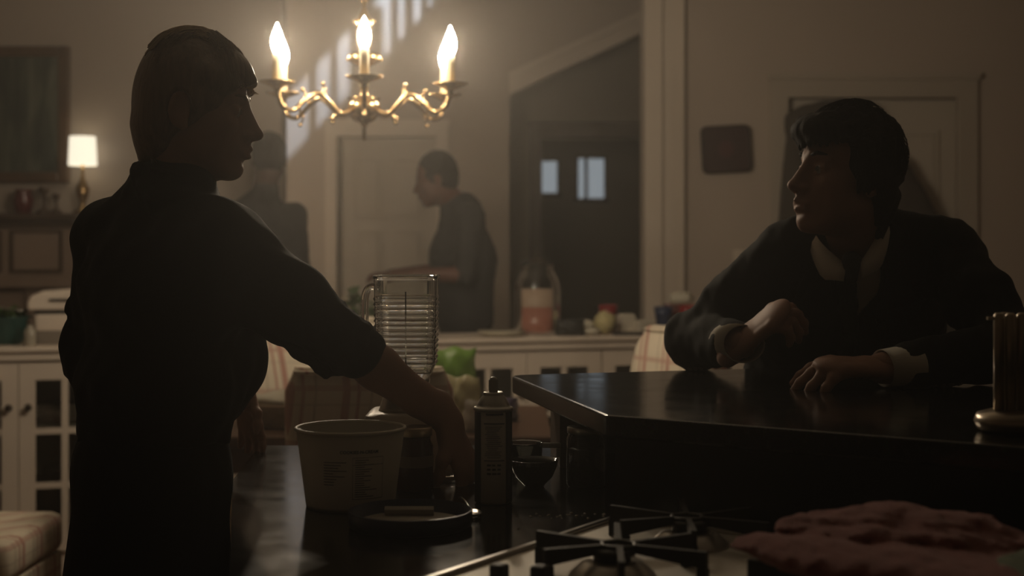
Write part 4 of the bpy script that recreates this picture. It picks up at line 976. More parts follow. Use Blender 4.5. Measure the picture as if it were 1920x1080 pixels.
class Frame:
    """local axes of a head: +x face, +y left, +z up"""
    def __init__(s, o, fwd, up=(0,0,1), sc=1.):
        f = Vector(fwd).normalized(); l = Vector(up).cross(f).normalized(); u = f.cross(l)
        s.o = Vector(o); s.R = np.array([[f.x,l.x,u.x],[f.y,l.y,u.y],[f.z,l.z,u.z]]); s.sc = sc; s.f, s.l, s.u = f, l, u
    def p(s, x, y, z): return tuple(s.o+(s.f*x+s.l*y+s.u*z)*s.sc)
    def ell(s, F, c, r, k=.01, mode='add'): F.ell(s.p(*c), [q*s.sc for q in r], k*s.sc, s.R, mode)
    def cone(s, F, a, b, ra, rb=None, k=.01, mode='add', flat=None, ratio=1.):
        fl = None if flat is None else s.R@np.array(flat)
        F.cone(s.p(*a), s.p(*b), ra*s.sc, (rb if rb is not None else ra)*s.sc, k*s.sc, mode, fl, ratio)
def head(F, H, female=False, neck=None, mouth=0.):
    H.ell(F,(0,0,.036),(.080,.073,.080),.01)
    H.ell(F,(.036,0,.045),(.048,.060,.052),.02)                 # forehead
    H.ell(F,(.034,0,-.030),(.050,.054,.078),.02)                # face mass
    for s in (-1,1):
        jw = .046 if female else .052
        H.cone(F,(-.004,s*jw,-.048),(.060,s*.018,-.093),.014,.014,.022)
        H.ell(F,(.056,s*.040,-.018),(.022,.020,.018),.018)      # cheekbone
        H.ell(F,(.030,s*.046,-.045),(.03,.014,.03),.02)
    H.ell(F,(.070,0,-.092),(.017,.019,.015),.014)               # chin
    H.ell(F,(.068,0,-.058),(.026,.028,.030),.016)               # muzzle
    for s in (-1,1):
        H.cone(F,(.082,s*.010,.026),(.066,s*.044,.026),.0085 if female else .011,.007,.012)   # brow
        H.ell(F,(.094,s*.033,.006),(.017,.018,.0115),.012,'sub')
        H.ell(F,(.0705,s*.032,.004),(.0130,.0150,.0120),.004)   # eyeball under lids
        H.cone(F,(.0815,s*.020,.0095),(.076,s*.043,.010),.0028,.0025,.004)
        H.cone(F,(.0805,s*.022,-.004),(.0755,s*.042,-.003),.0022,.002,.004)
    H.cone(F,(.074,0,.018),(.086,0,-.034),.0105,.0165,.010)
    H.cone(F,(.083,0,.020),(.107,0,-.029),.0075,.0095,.010)     # nose
    H.ell(F,(.106,0,-.031),(.0125,.0115,.0095),.006)
    for s in (-1,1):
        H.ell(F,(.094,s*.0125,-.035),(.011,.0075,.0075),.006)
        H.ell(F,(.101,s*.0065,-.0405),(.005,.0032,.0035),.003,'sub')
    up = mouth
    H.cone(F,(.088,-.020,-.0605),(.0955,0,-.0565+up*.2),.0040,.0056,.006); H.cone(F,(.0955,0,-.0565+up*.2),(.088,.020,-.0605),.0056,.0040,.006)
    H.cone(F,(.086,-.017,-.066-up),(.0925,0,-.0695-up),.0042,.0064,.006); H.cone(F,(.0925,0,-.0695-up),(.086,.017,-.066-up),.0064,.0042,.006)
    H.cone(F,(.100,-.020,-.0628-up*.4),(.100,.020,-.0628-up*.4),.0025+up*.5,.0025+up*.5,.003,'sub')
    H.ell(F,(.094,0,-.0795),(.008,.02,.005),.008,'sub')
    for s in (-1,1):                                            # ears
        y = .073
        H.ell(F,(-.010,s*y,.0),(.018,.0085,.031),.006); H.ell(F,(-.005,s*(y+.008),.004),(.010,.006,.019),.004,'sub')
        H.cone(F,(-.016,s*(y+.006),.020),(-.024,s*(y+.006),-.005),.0045,.004,.003); H.ell(F,(-.002,s*(y+.002),-.027),(.008,.006,.009),.005)
    if neck is not None:
        a = H.p(-.022,0,-.055); r = .050 if female else .054
        F.cone(a, neck, r*H.sc, (r+.004)*H.sc, .025*H.sc)

def hand(F, w, d, n, thumb, L=1., curl=(.3,.4,.3), spread=.10, tcurl=.3, fcurl=None, k=.006):
    """palm from wrist w along d, back of the hand towards n, thumb on the side `thumb` (vector)"""
    w = Vector(w); d = Vector(d).normalized(); n = (Vector(n)-d*Vector(n).dot(d)).normalized(); s = d.cross(n); s = s if s.dot(Vector(thumb)) > 0 else -s
    F.cone(w-d*.03*L, w+d*.012*L, .026*L, .025*L, .012, 'add', tuple(n), .72)
    F.cone(w+d*.018*L, w+d*.078*L, .031*L, .037*L, .014, 'add', tuple(n), .42)
    F.cone(w+d*.022*L+s*.020*L-n*.006*L, w+d*.05*L+s*.024*L-n*.006*L, .014*L, .012*L, .012)       # ball of the thumb
    tips = []
    for i,(off,ln) in enumerate(((.028,.070),(.0095,.079),(-.0095,.073),(-.027,.057))):
        c = fcurl[i] if fcurl else curl
        p = w+d*(.080-.004*abs(i-1))*L+s*off*L; a = spread*(1.5-i); dd = (d*math.cos(a)+s*math.sin(a)).normalized(); ax = dd.cross(n)
        q = [p-dd*.03*L]; rr = [.0095*L]; q.append(p); rr.append(.0098*L); ang = 0
        for seg,ca,r in zip((.46,.30,.24), c, (.0085,.0078,.0064)):
            ang += ca; v = dd*math.cos(ang)-n*math.sin(ang); p = p+v*ln*seg*L; q.append(p); rr.append(r*L)
        F.path([tuple(x) for x in q], rr, k); tips.append(q[-1])
    p = w+d*.028*L+s*.026*L-n*.004*L; v = (d*.62+s*.72-n*.25).normalized(); q = [p-v*.01*L, p+v*.032*L]; rr = [.0135*L,.0105*L]
    v2 = (d*.95+s*.25-n*(.25+tcurl)).normalized(); q.append(q[-1]+v2*.028*L); rr.append(.0092*L); q.append(q[-1]+(v2-n*tcurl*.5).normalized()*.020*L); rr.append(.007*L)
    F.path([tuple(x) for x in q], rr, .008)
    return tips
def eyes(H, root, bm_=HAIRK, female=False):
    for s in (-1,1):
        e = MB(); e.lathe([(0,-.0118),(.006,-.0102),(.0102,-.006),(.0118,0),(.0102,.006),(.006,.0102),(0,.0118)], 16)
        e.v = [tuple(Vector(H.p(.0728,s*.032,.003))+Vector(p)*H.sc) for p in e.v]; E = e.build('eye', EYEW, root, True)
        c = Vector(H.p(.0728,s*.032,.003)); g = (H.f*1.+H.l*(.12 if not female else -.1)).normalized(); u = g.cross(H.u).normalized(); w = u.cross(g)
        i = MB().add([tuple(c+g*.0121*H.sc+(u*math.cos(a)+w*math.sin(a))*.0052*H.sc) for a in [k*math.pi/8 for k in range(16)]],[tuple(range(16))]); i.build('iris', IRIS, E)
        b = MB(); b.tube([H.p(.0895,s*.014,.0265),H.p(.0875,s*.027,.0315),H.p(.0745,s*.045,.029)], [.0032*H.sc,.0038*H.sc,.0018*H.sc], 8); b.build('eyebrow', bm_, root, True)
def strands(mb, H, fn, n, seed, r=.0011, steps=9):
    R_ = random.Random(seed)
    for _ in range(n):
        pts = fn(R_)
        mb.tube([H.p(*q) for q in spline(pts, 4)], [r*H.sc*(1-.6*k/(len(pts)*4-4)) for k in range(len(pts)*4-3)], 4)
def ruffle(F, a, b, side, r0, n, rb=.0075, seed=0):
    R_ = random.Random(seed); a = Vector(a); b = Vector(b); s = Vector(side).normalized()
    for i in range(n):
        t = (i+.5)/n; c = a.lerp(b,t)+s*(r0+R_.gauss(0,.002)); F.ell(tuple(c), rb*(.7+.6*R_.random()), .007)

# ---- woman at the counter, seen from behind, head in profile
WH = Frame((-.535,2.36,1.530), (1.,.06,-.04))
wl = np.array((-.76,.65,0)); wf = np.array((.65,.76,0)); wr = -wl
def wbody(F, g=0., k=.03):
    ax = tuple(wl)
    F.cone((-.60,2.37,.98),(-.60,2.365,1.06), .088+g,.088+g,k,'add',ax,1.38)
    F.cone((-.60,2.365,1.06),(-.583,2.355,1.25), .088+g,.100+g,k,'add',ax,1.45)
    F.cone((-.583,2.355,1.25),(-.575,2.35,1.335), .095+g,.055+g,k,'add',ax,1.75)
    F.cone((-.575,2.35,1.34),(-.555,2.357,1.41), .055+g,.048+g,k)
    F.cone((-.61,2.37,.93),(-.615,2.37,.86), .092+g,.088+g,k,'add',ax,1.25)
RS, RE, RW = (-.462,2.262,1.305), (-.266,2.275,1.148), (-.105,2.325,1.018)
LS, LE, LW = (-.700,2.445,1.318), (-.712,2.470,1.095), (-.520,2.715,1.025)
parts = []
F = Field((-.66,2.22,1.38),(-.38,2.50,1.68), .0026); head(F, WH, True, (-.56,2.36,1.385)); parts.append(F.surf())
F = Field((-.31,2.20,.905),(-.02,2.46,1.20), .003)
F.path([RE, tuple(Vector(RE).lerp(Vector(RW),.3)), tuple(Vector(RE).lerp(Vector(RW),.7)), RW], [.037,.036,.028,.0235], .012)
hand(F, RW, (.34,.12,-.90), (.85,-.35,.35), (.2,-.9,.2), .98, fcurl=((.25,.35,.2),(.3,.4,.25),(.35,.45,.3),(.4,.5,.3)), spread=.06)
parts.append(F.surf())
F = Field((-.75,2.42,.905),(-.42,2.86,1.12), .0032)
F.path([LE, tuple(Vector(LE).lerp(Vector(LW),.35)), LW], [.037,.034,.024], .012)
hand(F, LW, (.22,.10,-.97), (.55,.72,.2), (.8,-.5,0), .82, curl=(.1,.25,.15), spread=.13)
parts.append(F.surf())
F = Field((-.85,2.1,0.),(-.30,2.65,1.45), .011)
wbody(F, -.012)
F.path([RS,RE],[.045,.036],.03); F.path([LS,LE],[.045,.036],.03)
for s,kx,ft in ((1,(-.56,2.33,.48),(-.555,2.30,.09)),(-1,(-.66,2.42,.48),(-.665,2.40,.09))):
    hp = (-.61+.045*wr[0]*s, 2.37+.045*wr[1]*s, .85)
    F.path([hp,kx,ft],[.068,.050,.036],.03); F.cone((ft[0],ft[1],.05),(ft[0]+wf[0]*.13,ft[1]+wf[1]*.13,.03),.034,.028,.03)
parts.append(F.surf())
woman = tag(obj('person', field_mesh('person', parts, 1), SKIN), 'woman in black with short hair, back to the camera, reaching across the counter', 'person')
eyes(WH, woman, HAIRB, True)
# blouse
F = Field((-.86,2.05,.93),(-.16,2.62,1.47), .0048)
wbody(F, .012, .035)
F.cone((-.53,2.43,1.26),(-.52,2.435,1.12), .075,.088,.05,'add',tuple(wl),1.25)     # loose front
F.cone((-.60,2.36,1.03),(-.598,2.362,1.06), .098,.105,.04,'add',tuple(wl),1.42)    # gathers over the waistband
F.ell((-.515,2.44,1.06),(.055,.07,.06),.04)
F.cone((-.565,2.355,1.40),(-.49,2.29,1.318),.046,.058,.04); F.cone((-.585,2.37,1.40),(-.665,2.425,1.338),.046,.055,.04)
F.path([(-.50,2.285,1.312),RS,tuple(Vector(RS).lerp(Vector(RE),.55)),tuple(Vector(RS).lerp(Vector(RE),1.08))],[.06,.062,.052,.0455],.04)
F.cone((-.47,2.30,1.27),(-.37,2.29,1.20),.055,.045,.04)                            # loose armhole
F.path([(-.665,2.42,1.325),LS,tuple(Vector(LS).lerp(Vector(LE),.6)),LE,tuple(Vector(LE)+Vector((.03,.04,-.012)))],[.058,.056,.053,.056,.05],.035)
aR = Vector(RS).lerp(Vector(RE),.35); bR = Vector(RE)
ruffle(F, aR, bR+Vector((.01,0,-.008)), (-.62,-.1,-.70), .0575, 12, .0115, 2)
ruffle(F, Vector(LS).lerp(Vector(LE),.45), Vector(LE)+Vector((0,0,-.01)), (-.9,-.3,-.05), .062, 11, .011, 3)
F.ell((-.742,2.458,1.125),(.040,.045,.052),.02)
for i in range(5):                                             # pushed-up sleeve folds
    t = .72+.08*i; c = Vector(RS).lerp(Vector(RE),t); d = (Vector(RE)-Vector(RS)).normalized(); u = d.cross(Vector((0,1,0))).normalized(); w = d.cross(u)
    F.path([tuple(c+(u*math.cos(a)+w*math.sin(a))*.045+d*.006*math.sin(3*a+i)) for a in [q*math.pi/6 for q in range(13)]], .007, .006)
    c = Vector(LS).lerp(Vector(LE),.62+.09*i)
    F.path([tuple(c+Vector((math.cos(a)*.052,math.sin(a)*.052,.006*math.sin(2*a+i)))) for a in [q*math.pi/6 for q in range(13)]], .007, .006)
# collar
ring = []
for q in range(17):
    a = math.radians(20+320*q/16); ring.append((-.562+.060*math.cos(a+.86)*1.1, 2.352+.060*math.sin(a+.86), 1.408+.018*math.cos(a+.86-3.4)))
F.path(ring, .009, .006, (0,0,1), 1.9)
F.path([(-.60,2.30,1.40),(-.575,2.285,1.385),(-.53,2.285,1.385)], [.018,.02,.016], .012)
F.path([(-.625,2.37,1.418),(-.635,2.345,1.40)],[.017,.014],.012)
F.half((-.6,2.36,.985),(0,0,-1)); F.noise(.0030, 26, 5, (1,1,.5))
obj('blouse', field_mesh('blouse', [F.surf()], 1), BLACK, woman)
# skirt
F = Field((-.92,2.08,.42),(-.32,2.68,1.06), .0075); ax = tuple(wl)
F.cone((-.598,2.365,1.03),(-.604,2.367,.93),.096,.112,.03,'add',ax,1.32)
F.cone((-.604,2.367,.93),(-.622,2.37,.40),.112,.165,.03,'add',ax,1.20)
F.half((0,0,1.035),(0,0,1)); F.noise(.003, 17, 8, (1,1,.12))
obj('skirt', field_mesh('skirt', [F.surf()], 1), BLACK, woman)
# hair: short cut, parted, tucked behind the ear
F = Field((-.68,2.22,1.41),(-.38,2.50,1.70), .0026)
H = WH
H.ell(F,(-.006,0,.042),(.090,.084,.096),.01)
H.ell(F,(-.050,0,-.014),(.046,.076,.078),.03)
H.cone(F,(-.060,-.03,-.03),(-.066,-.02,-.078),.032,.016,.02); H.cone(F,(-.060,.03,-.03),(-.066,.02,-.078),.032,.016,.02)
H.ell(F,(.044,0,.070),(.054,.062,.040),.02)
H.cone(F,(.052,-.02,.088),(.094,-.016,.056),.024,.013,.014); H.cone(F,(.052,.02,.088),(.090,.02,.056),.024,.013,.014)
H.cone(F,(.030,-.066,.060),(.072,-.050,.040),.020,.012,.014)
H.cone(F,(.012,-.075,.02),(.024,-.070,-.018),.010,.006,.010)
H.ell(F,(.112,0,-.022),(.068,.13,.072),.010,'sub')
H.ell(F,(.052,-.082,-.050),(.050,.03,.070),.010,'sub'); H.ell(F,(.052,.082,-.050),(.050,.03,.070),.010,'sub')
H.ell(F,(-.008,-.085,-.004),(.022,.022,.036),.005,'sub')
H.ell(F,(.005,0,-.10),(.070,.06,.055),.01,'sub')
v,f = F.surf(); hm = field_mesh('hair', [(v,f)], 1)
mb = MB()
def wfn(R_):
    y = R_.uniform(-.07,.075); x = R_.uniform(-.05,.085); a = x
    z = .042+.098*math.sqrt(max(.02,1-(x/.096)**2-(y/.088)**2)); s = 1 if y > -.02 else -1
    q = [(x*.75,y*.5,min(.140,z+.012)),]
    for t in (.35,.7,1.):
        yy = y*(.5+.55*t)+s*.02*t*0; xx = x*.75+(.03*t if x > .02 else -.02*t); zz = .042+.099*math.sqrt(max(.0,1-min(1,(xx/.098)**2+(yy/.090)**2)))
        q.append((xx,yy,zz+R_.gauss(.0008,.0008)))
    return q
strands(mb, WH, wfn, 520, 3, .0009)
def wnape(R_):
    y = R_.uniform(-.05,.05); x = -.088+.25*y*y/.05; return [(x-.004,y,.0),(x+.003,y,-.035),(x+.016,y,-.068),(x+.026+R_.gauss(0,.004),y,-.088-R_.random()*.012)]
strands(mb, WH, wnape, 110, 4, .0010)
def wfly(R_):                                  # fine hairs standing proud along the crown and parting
    y = R_.uniform(-.05,.06); x = R_.uniform(-.075,.055); o_ = R_.uniform(.003,.0085); q = []
    for t in (0,.33,.66,1.):
        xx = x+.045*t; yy = y+.012*t; zz = .042+.096*math.sqrt(max(0,1-min(1,((xx+.006)/.090)**2*.9+(yy/.084)**2)))
        if xx > .03: zz = min(zz, .113-.62*(xx-.03))
        q.append((xx,yy,zz+o_*math.sin(math.pi*(.15+.75*t))))
    return q

sm = mb.mesh('strand')
bm = bmesh.new(); bm.from_mesh(hm); bm.from_mesh(sm); bm.to_mesh(hm); bm.free()
obj('hair', hm, HAIRB, woman, True)
def _fly(nt, N, L, b):
    N.remove(b); o = N['Material Output']; t = N.new('ShaderNodeBsdfTranslucent'); t.inputs[0].default_value = (.42,.29,.18,1)
    g = N.new('ShaderNodeBsdfGlossy'); g.inputs[0].default_value = (.6,.48,.34,1); g.inputs['Roughness'].default_value = .35; mx = N.new('ShaderNodeMixShader'); mx.inputs[0].default_value = .45
    L.new(t.outputs[0], mx.inputs[1]); L.new(g.outputs[0], mx.inputs[2]); L.new(mx.outputs[0], o.inputs[0])
special('fine_backlit_hair', _fly)
mb = MB(); strands(mb, WH, wfly, 800, 8, .0010); o = mb.build('flyaway_hair', MATS['fine_backlit_hair'], woman, True); o['kind'] = 'stuff'
# ring on her left hand
tw = Vector(LW)+Vector((.008,.004,-.03)); t = MB(); t.tube([tuple(tw+Vector((.019*math.cos(a),.022*math.sin(a),.006*math.cos(a)))) for a in [2*math.pi*k/24 for k in range(24)]], .0016, 6, True); t.build('bracelet', STEEL, woman, True)

# ---- young man in a suit, leaning on the bar
BH = Frame((.640,2.68,1.436), (-.93,-.30,.16), (0.04,0,1), 1.05)
sR, eR, wR = (.548,2.80,1.285), (.372,2.825,1.122), (.425,2.605,1.128)
sL, eL, wL = (.862,2.79,1.285), (.905,2.515,1.120), (.640,2.440,1.096)
def bbody(F, g=0., k=.04):
    ax = (1,.03,0)
    F.cone((.67,3.16,.80),(.67,3.07,.95),.105+g,.105+g,k,'add',ax,1.55)
    F.cone((.67,3.07,.95),(.69,2.93,1.15),.105+g,.108+g,k,'add',ax,1.55)
    F.cone((.69,2.93,1.15),(.70,2.83,1.26),.108+g,.075+g,k,'add',ax,1.8)
    F.cone((.70,2.80,1.29),(.665,2.775,1.36),.06+g,.050+g,k)
    F.cone((.575,2.80,1.295),(.655,2.79,1.335),.045+g,.050+g,k); F.cone((.845,2.795,1.298),(.685,2.79,1.342),.045+g,.052+g,k)
parts = []
F = Field((.47,2.50,1.27),(.80,2.86,1.60), .0027); head(F, BH, False, (.672,2.745,1.32), mouth=.004); parts.append(F.surf())
F = Field((.36,2.36,1.04),(.62,2.68,1.25), .0027)
hand(F, wR, (.62,-.38,.60), (-.62,-.30,.72), (.1,.9,.3), 1.05, fcurl=((.75,.85,.4),(.85,.85,.5),(.95,.9,.5),(1.05,.95,.5)), spread=.07, tcurl=.5)
parts.append(F.surf())
F = Field((.42,2.26,1.05),(.74,2.56,1.17), .0027)
hand(F, wL, (-.975,-.19,.055), (.05,-.18,1.), (0,1,0), 1.08, fcurl=((.42,.35,.15),(.44,.38,.15),(.46,.40,.18),(.50,.42,.2)), spread=.14, tcurl=.1)
parts.append(F.surf())
F = Field((.25,2.3,0.),(1.05,3.35,1.42), .013)
bbody(F, -.015); F.path([sR,eR,wR],[.05,.04,.03],.03); F.path([sL,eL,wL],[.05,.04,.03],.03)
for s in (-1,1):
    F.path([(.67+s*.09,3.14,.80),(.67+s*.13,2.84 if False else 3.12,.80)],[.08,.08],.03)
    kx = .67+s*.14; F.path([(.67+s*.09,3.16,.79),(kx,3.22,.55),(kx,3.25,.30)],[.085,.055,.042],.03); F.cone((kx,3.25,.30),(kx,3.14,.27),.04,.032,.03)
parts.append(F.surf())
boy = tag(obj('person', field_mesh('person', parts, 1), SKIN), 'young man in a dark suit and tie leaning on the black bar', 'person')
eyes(BH, boy, HAIRK)
F = Field((.27,2.36,.76),(1.06,3.34,1.44), .0055)
bbody(F, .012)
F.path([(.60,2.80,1.30),sR,tuple(Vector(sR).lerp(Vector(eR),.5)),eR],[.062,.064,.060,.056],.035); F.path([eR,tuple(Vector(eR).lerp(Vector(wR),.80))],[.056,.045],.03)
F.path([(.80,2.795,1.30),sL,tuple(Vector(sL).lerp(Vector(eL),.5)),eL],[.062,.064,.060,.056],.035); F.path([eL,tuple(Vector(eL).lerp(Vector(wL),.80))],[.056,.042],.03)
F.path([(.662,2.70,1.37),(.675,2.745,1.22),(.705,2.80,1.075)],[.062,.040,.006],.004,None,1.,'sub')   # V of the jacket
F.cone((.670,2.74,1.46),(.672,2.76,1.345),.066,.060,.006,'sub')
F.half((0,0,.80),(0,0,-1)); F.noise(.0034, 19, 12)
d = (Vector(wR)-Vector(eR)).normalized(); 
jm = field_mesh('jacket', [F.surf()], 1); jk = obj('jacket', jm, SUIT, boy)
bm = bmesh.new(); bm.from_mesh(jm); BV = BVHTree.FromBMesh(bm); bm.free()
def drape(name, px, Yref, m, off, thick, parent, bv=BV):
    bm = bmesh.new(); vs = [bm.verts.new(((x-960)*Yref/FPX, 0, CH-(y-HOR)*Yref/FPX)) for x,y in px]; bm.faces.new(vs)
    bmesh.ops.triangulate(bm, faces=bm.faces[:])
    for _ in range(5):
        es = [e for e in bm.edges if e.calc_length() > .014]
        if not es: break
        bmesh.ops.subdivide_edges(bm, edges=es, cuts=1); bmesh.ops.triangulate(bm, faces=bm.faces[:])
    for v in bm.verts:
        h = bv.ray_cast(Vector((v.co.x, 2.2, v.co.z)), Vector((0,1,0)), 1.2); v.co.y = (h[0].y if h[0] is not None and h[0].y > Yref-.14 else Yref)-off
    for _ in range(2): bmesh.ops.smooth_vert(bm, verts=bm.verts, factor=.5, use_axis_x=False, use_axis_y=True, use_axis_z=False)
    bmesh.ops.recalc_face_normals(bm, faces=bm.faces)
    if sum(f.normal.y for f in bm.faces) > 0: bmesh.ops.reverse_faces(bm, faces=bm.faces)
    me = bpy.data.meshes.new(name); bm.to_mesh(me); bm.free(); o = obj(name, me, m, parent, True)
    s = o.modifiers.new('solid','SOLIDIFY'); s.thickness = thick; s.offset = 1; return o
F = Field((.50,2.60,1.0),(.86,3.10,1.40), .0055); bbody(F, .004); F.half((0,0,1.02),(0,0,-1)); F.half((0,2.98,0),(0,1,0))
sm_ = field_mesh('shirt_front', [F.surf()], 1); obj('shirt_front', sm_, SHIRT, boy)
bm = bmesh.new(); bm.from_mesh(sm_); BS = BVHTree.FromBMesh(bm); bm.free()
drape('necktie', [(1574,508),(1604,506),(1606,530),(1622,600),(1630,690),(1600,690),(1580,610),(1572,540)], 2.735, TIE, .004, .003, boy, BS)
drape('lapel', [(1534,452),(1522,470),(1490,560),(1502,590),(1535,600),(1632,735),(1612,660),(1570,570),(1548,510)], 2.74, SUIT, .007, .003, boy)
drape('lapel', [(1668,415),(1682,430),(1712,540),(1700,580),(1675,585),(1642,735),(1650,640),(1656,560),(1660,470)], 2.74, SUIT, .007, .003, boy)
# shirt collar: band round the neck that falls to two points in front, loosened
nc = Vector((.655,2.737,1.345)); lo = []; hi = []; md = []; n_ = 41; F_ = -100.
for q in range(n_):
    t = q/(n_-1); aa = math.radians(F_+11+338*t); dx = math.cos(aa); dy = math.sin(aa); e = abs(t*2-1)**2.4; fr_ = max(0,(abs(t*2-1)-.55)/.45)
    hi.append(nc+Vector((dx*(.063+.002*e),dy*(.062+.022*e),.030+.016*dx-.098*e)))
    dr = .026+.030*max(0,1-abs(fr_-.62)/.42)
    lo.append(nc+Vector((dx*(.074+.010*fr_),dy*(.072+.020*e),.030+.016*dx-.098*e-dr))); md.append(lo[-1].lerp(hi[-1],.6)+Vector((dx*.004,dy*.004,0)))
cb_ = MB(); cb_.add([tuple(p) for p in lo+md+hi], [(i,i+1,n_+i+1,n_+i) for i in range(n_-1)]+[(n_+i,n_+i+1,2*n_+i+1,2*n_+i) for i in range(n_-1)])
C1 = cb_.build('shirt_collar', SHIRT, boy, True); s_ = C1.modifiers.new('solid','SOLIDIFY'); s_.thickness = .0025; s_.offset = 1
kd = Vector((math.cos(math.radians(F_)), math.sin(math.radians(F_)), 0)); kc = nc+kd*.088+Vector((0,0,-.078))
F = Field(tuple(kc-Vector((.05,.05,.06))), tuple(kc+Vector((.05,.05,.05))), .003); F.cone(tuple(kc+Vector((0,0,.014))-kd*.006),tuple(kc-Vector((0,0,.020))),.019,.011,.004,'add',tuple(kd),.6); obj('tie_knot', field_mesh('tie_knot',[F.surf()],1), TIE, boy)
# cuffs
def cuff(a, b, t0, t1, r0, r1, fl=None):
    a = Vector(a); b = Vector(b); d = (b-a).normalized(); u = d.cross(Vector((0,0,1))).normalized(); w = u.cross(d); mb = MB(); n = 24; v = []
    for t,r in ((t0,r0),(t1,r1),(t1-.004,r1-.003),(t0,r0-.003)):
        c = a+d*t
        for i in range(n): q = 2*math.pi*i/n; v.append(tuple(c+(u*math.cos(q)*1.08+w*math.sin(q)*.92)*r))
    mb.add(v, [(k*n+i,k*n+(i+1)%n,(k+1)*n+(i+1)%n,(k+1)*n+i) for k in range(3) for i in range(n)]); return mb.build('shirt_cuff', SHIRT, boy, True)
lr = (Vector(wR)-Vector(eR)).length; ll = (Vector(wL)-Vector(eL)).length
cuff(eR, wR, lr*.76, lr+.012, .0415, .0385); cuff(eL, wL, ll*.76, ll-.002, .0395, .0355)
for i in range(4):
    for (px,py,Yb) in ((1294+i*10,691-i*.3,2.70),(1752+i*16,724-i*1.5,2.42)):
        h = BV.ray_cast(Vector((0,0,CH)), (P(px,py,Yb)-Vector((0,0,CH))).normalized(), 6)
        if h[0] is None: continue
        c = h[0]; n = h[1]; u = n.cross(Vector((0,0,1))).normalized(); w = u.cross(n); mb = MB(); m = 10; v = []
        for r,o_ in ((.0055,0),(.0055,.002),(.004,.003),(.0005,.0022)):
            for k in range(m): a = 2*math.pi*k/m; v.append(tuple(c+n*(o_-.0005)+(u*math.cos(a)+w*math.sin(a))*r))
        mb.add(v, [(q*m+k,q*m+(k+1)%m,(q+1)*m+(k+1)%m,(q+1)*m+k) for q in range(3) for k in range(m)]+[tuple(range(3*m,4*m))]); mb.build('sleeve_button', mat('horn_button', (.10,.085,.07), .18), boy, True)
# trousers and shoes
F = Field((.40,2.95,0.),(.95,3.42,.90), .009)
F.cone((.60,3.16,.80),(.74,3.16,.80),.115,.115,.03)
for s in (-1,1):
    kx = .67+s*.14; F.path([(.67+s*.09,3.16,.79),(kx,3.22,.55),(kx,3.25,.32)],[.10,.07,.055],.03)
F.half((0,0,.86),(0,0,1)); obj('trousers', field_mesh('trousers',[F.surf()],1), SUIT, boy)
for s in (-1,1):
    F = Field((.67+s*.14-.06,3.02,.20),(.67+s*.14+.06,3.32,.34),.006); kx = .67+s*.14
    F.cone((kx,3.26,.27),(kx,3.12,.25),.042,.036,.02); F.half((0,0,.225),(0,0,-1)); obj('shoe', field_mesh('shoe',[F.surf()],1), KBLK, boy)
# tousled hair
F = Field((.45,2.52,1.28),(.82,2.86,1.66), .0030); H = BH; R_ = random.Random(12)
H.ell(F,(-.002,0,.044),(.081,.079,.085),.01)
H.ell(F,(-.040,0,-.012),(.042,.072,.066),.03)
for s in (-1,1):
    H.cone(F,(-.040,s*.055,-.02),(-.046,s*.045,-.068),.026,.012,.015)
    H.cone(F,(.012,s*.076,.03),(.020,s*.071,-.030),.013,.006,.010)
H.ell(F,(.105,0,-.028),(.060,.12,.070),.008,'sub')
for s in (-1,1): H.ell(F,(.058,s*.085,-.050),(.044,.036,.068),.008,'sub'); H.ell(F,(-.010,s*.088,-.026),(.015,.022,.022),.004,'sub')
for i in range(190):                           # locks
    a = R_.uniform(-3.14,3.14); e = R_.uniform(-.1,1.35); dx = math.cos(a)*math.cos(e); dy = math.sin(a)*math.cos(e); dz = math.sin(e)
    p = Vector((-.004+dx*.082, dy*.077, .044+dz*.085))
    fl_ = Vector((.75,(.30 if dy > 0 else -.15),-.25-.5*(1-dz))) if dx > -.15 else Vector((-.30,dy*.5,-.9))
    fl_ = (fl_+Vector((R_.gauss(0,.18),R_.gauss(0,.18),R_.gauss(0,.12)))).normalized(); nn = Vector((dx,dy,dz)); fl_ = (fl_-nn*fl_.dot(nn)*.85).normalized()
    L_ = R_.uniform(.035,.06); q = p+fl_*L_*.5+nn*.006; r = p+fl_*L_+nn*R_.uniform(-.006,.004)
    if r.x > .03 and r.z < .056: r.z = .056+R_.random()*.008
    if q.x > .03 and q.z < .056: continue
    if r.z < .0 and r.x > -.02: continue
    H.cone(F,tuple(p),tuple(q),.0085,.0065,.007); H.cone(F,tuple(q),tuple(r),.0065,.0022,.005)
H.ell(F,(.078,.004,.078),(.036,.056,.026),.014)
for i in range(34):                            # fringe swept across the brow
    y = R_.uniform(-.052,.056); q0 = (.066+R_.uniform(0,.02), y*.85-.012, .088+R_.uniform(-.006,.008)); q1 = (.104-8*y*y+R_.uniform(-.003,.003), y, .072+R_.uniform(-.004,.004)); q2 = (.106-10*y*y+R_.uniform(-.006,.003), y+.012+R_.gauss(0,.004), .046+R_.uniform(-.008,.010))
    H.cone(F,q0,q1,.010,.009,.010); H.cone(F,q1,q2,.009,.0018,.008)
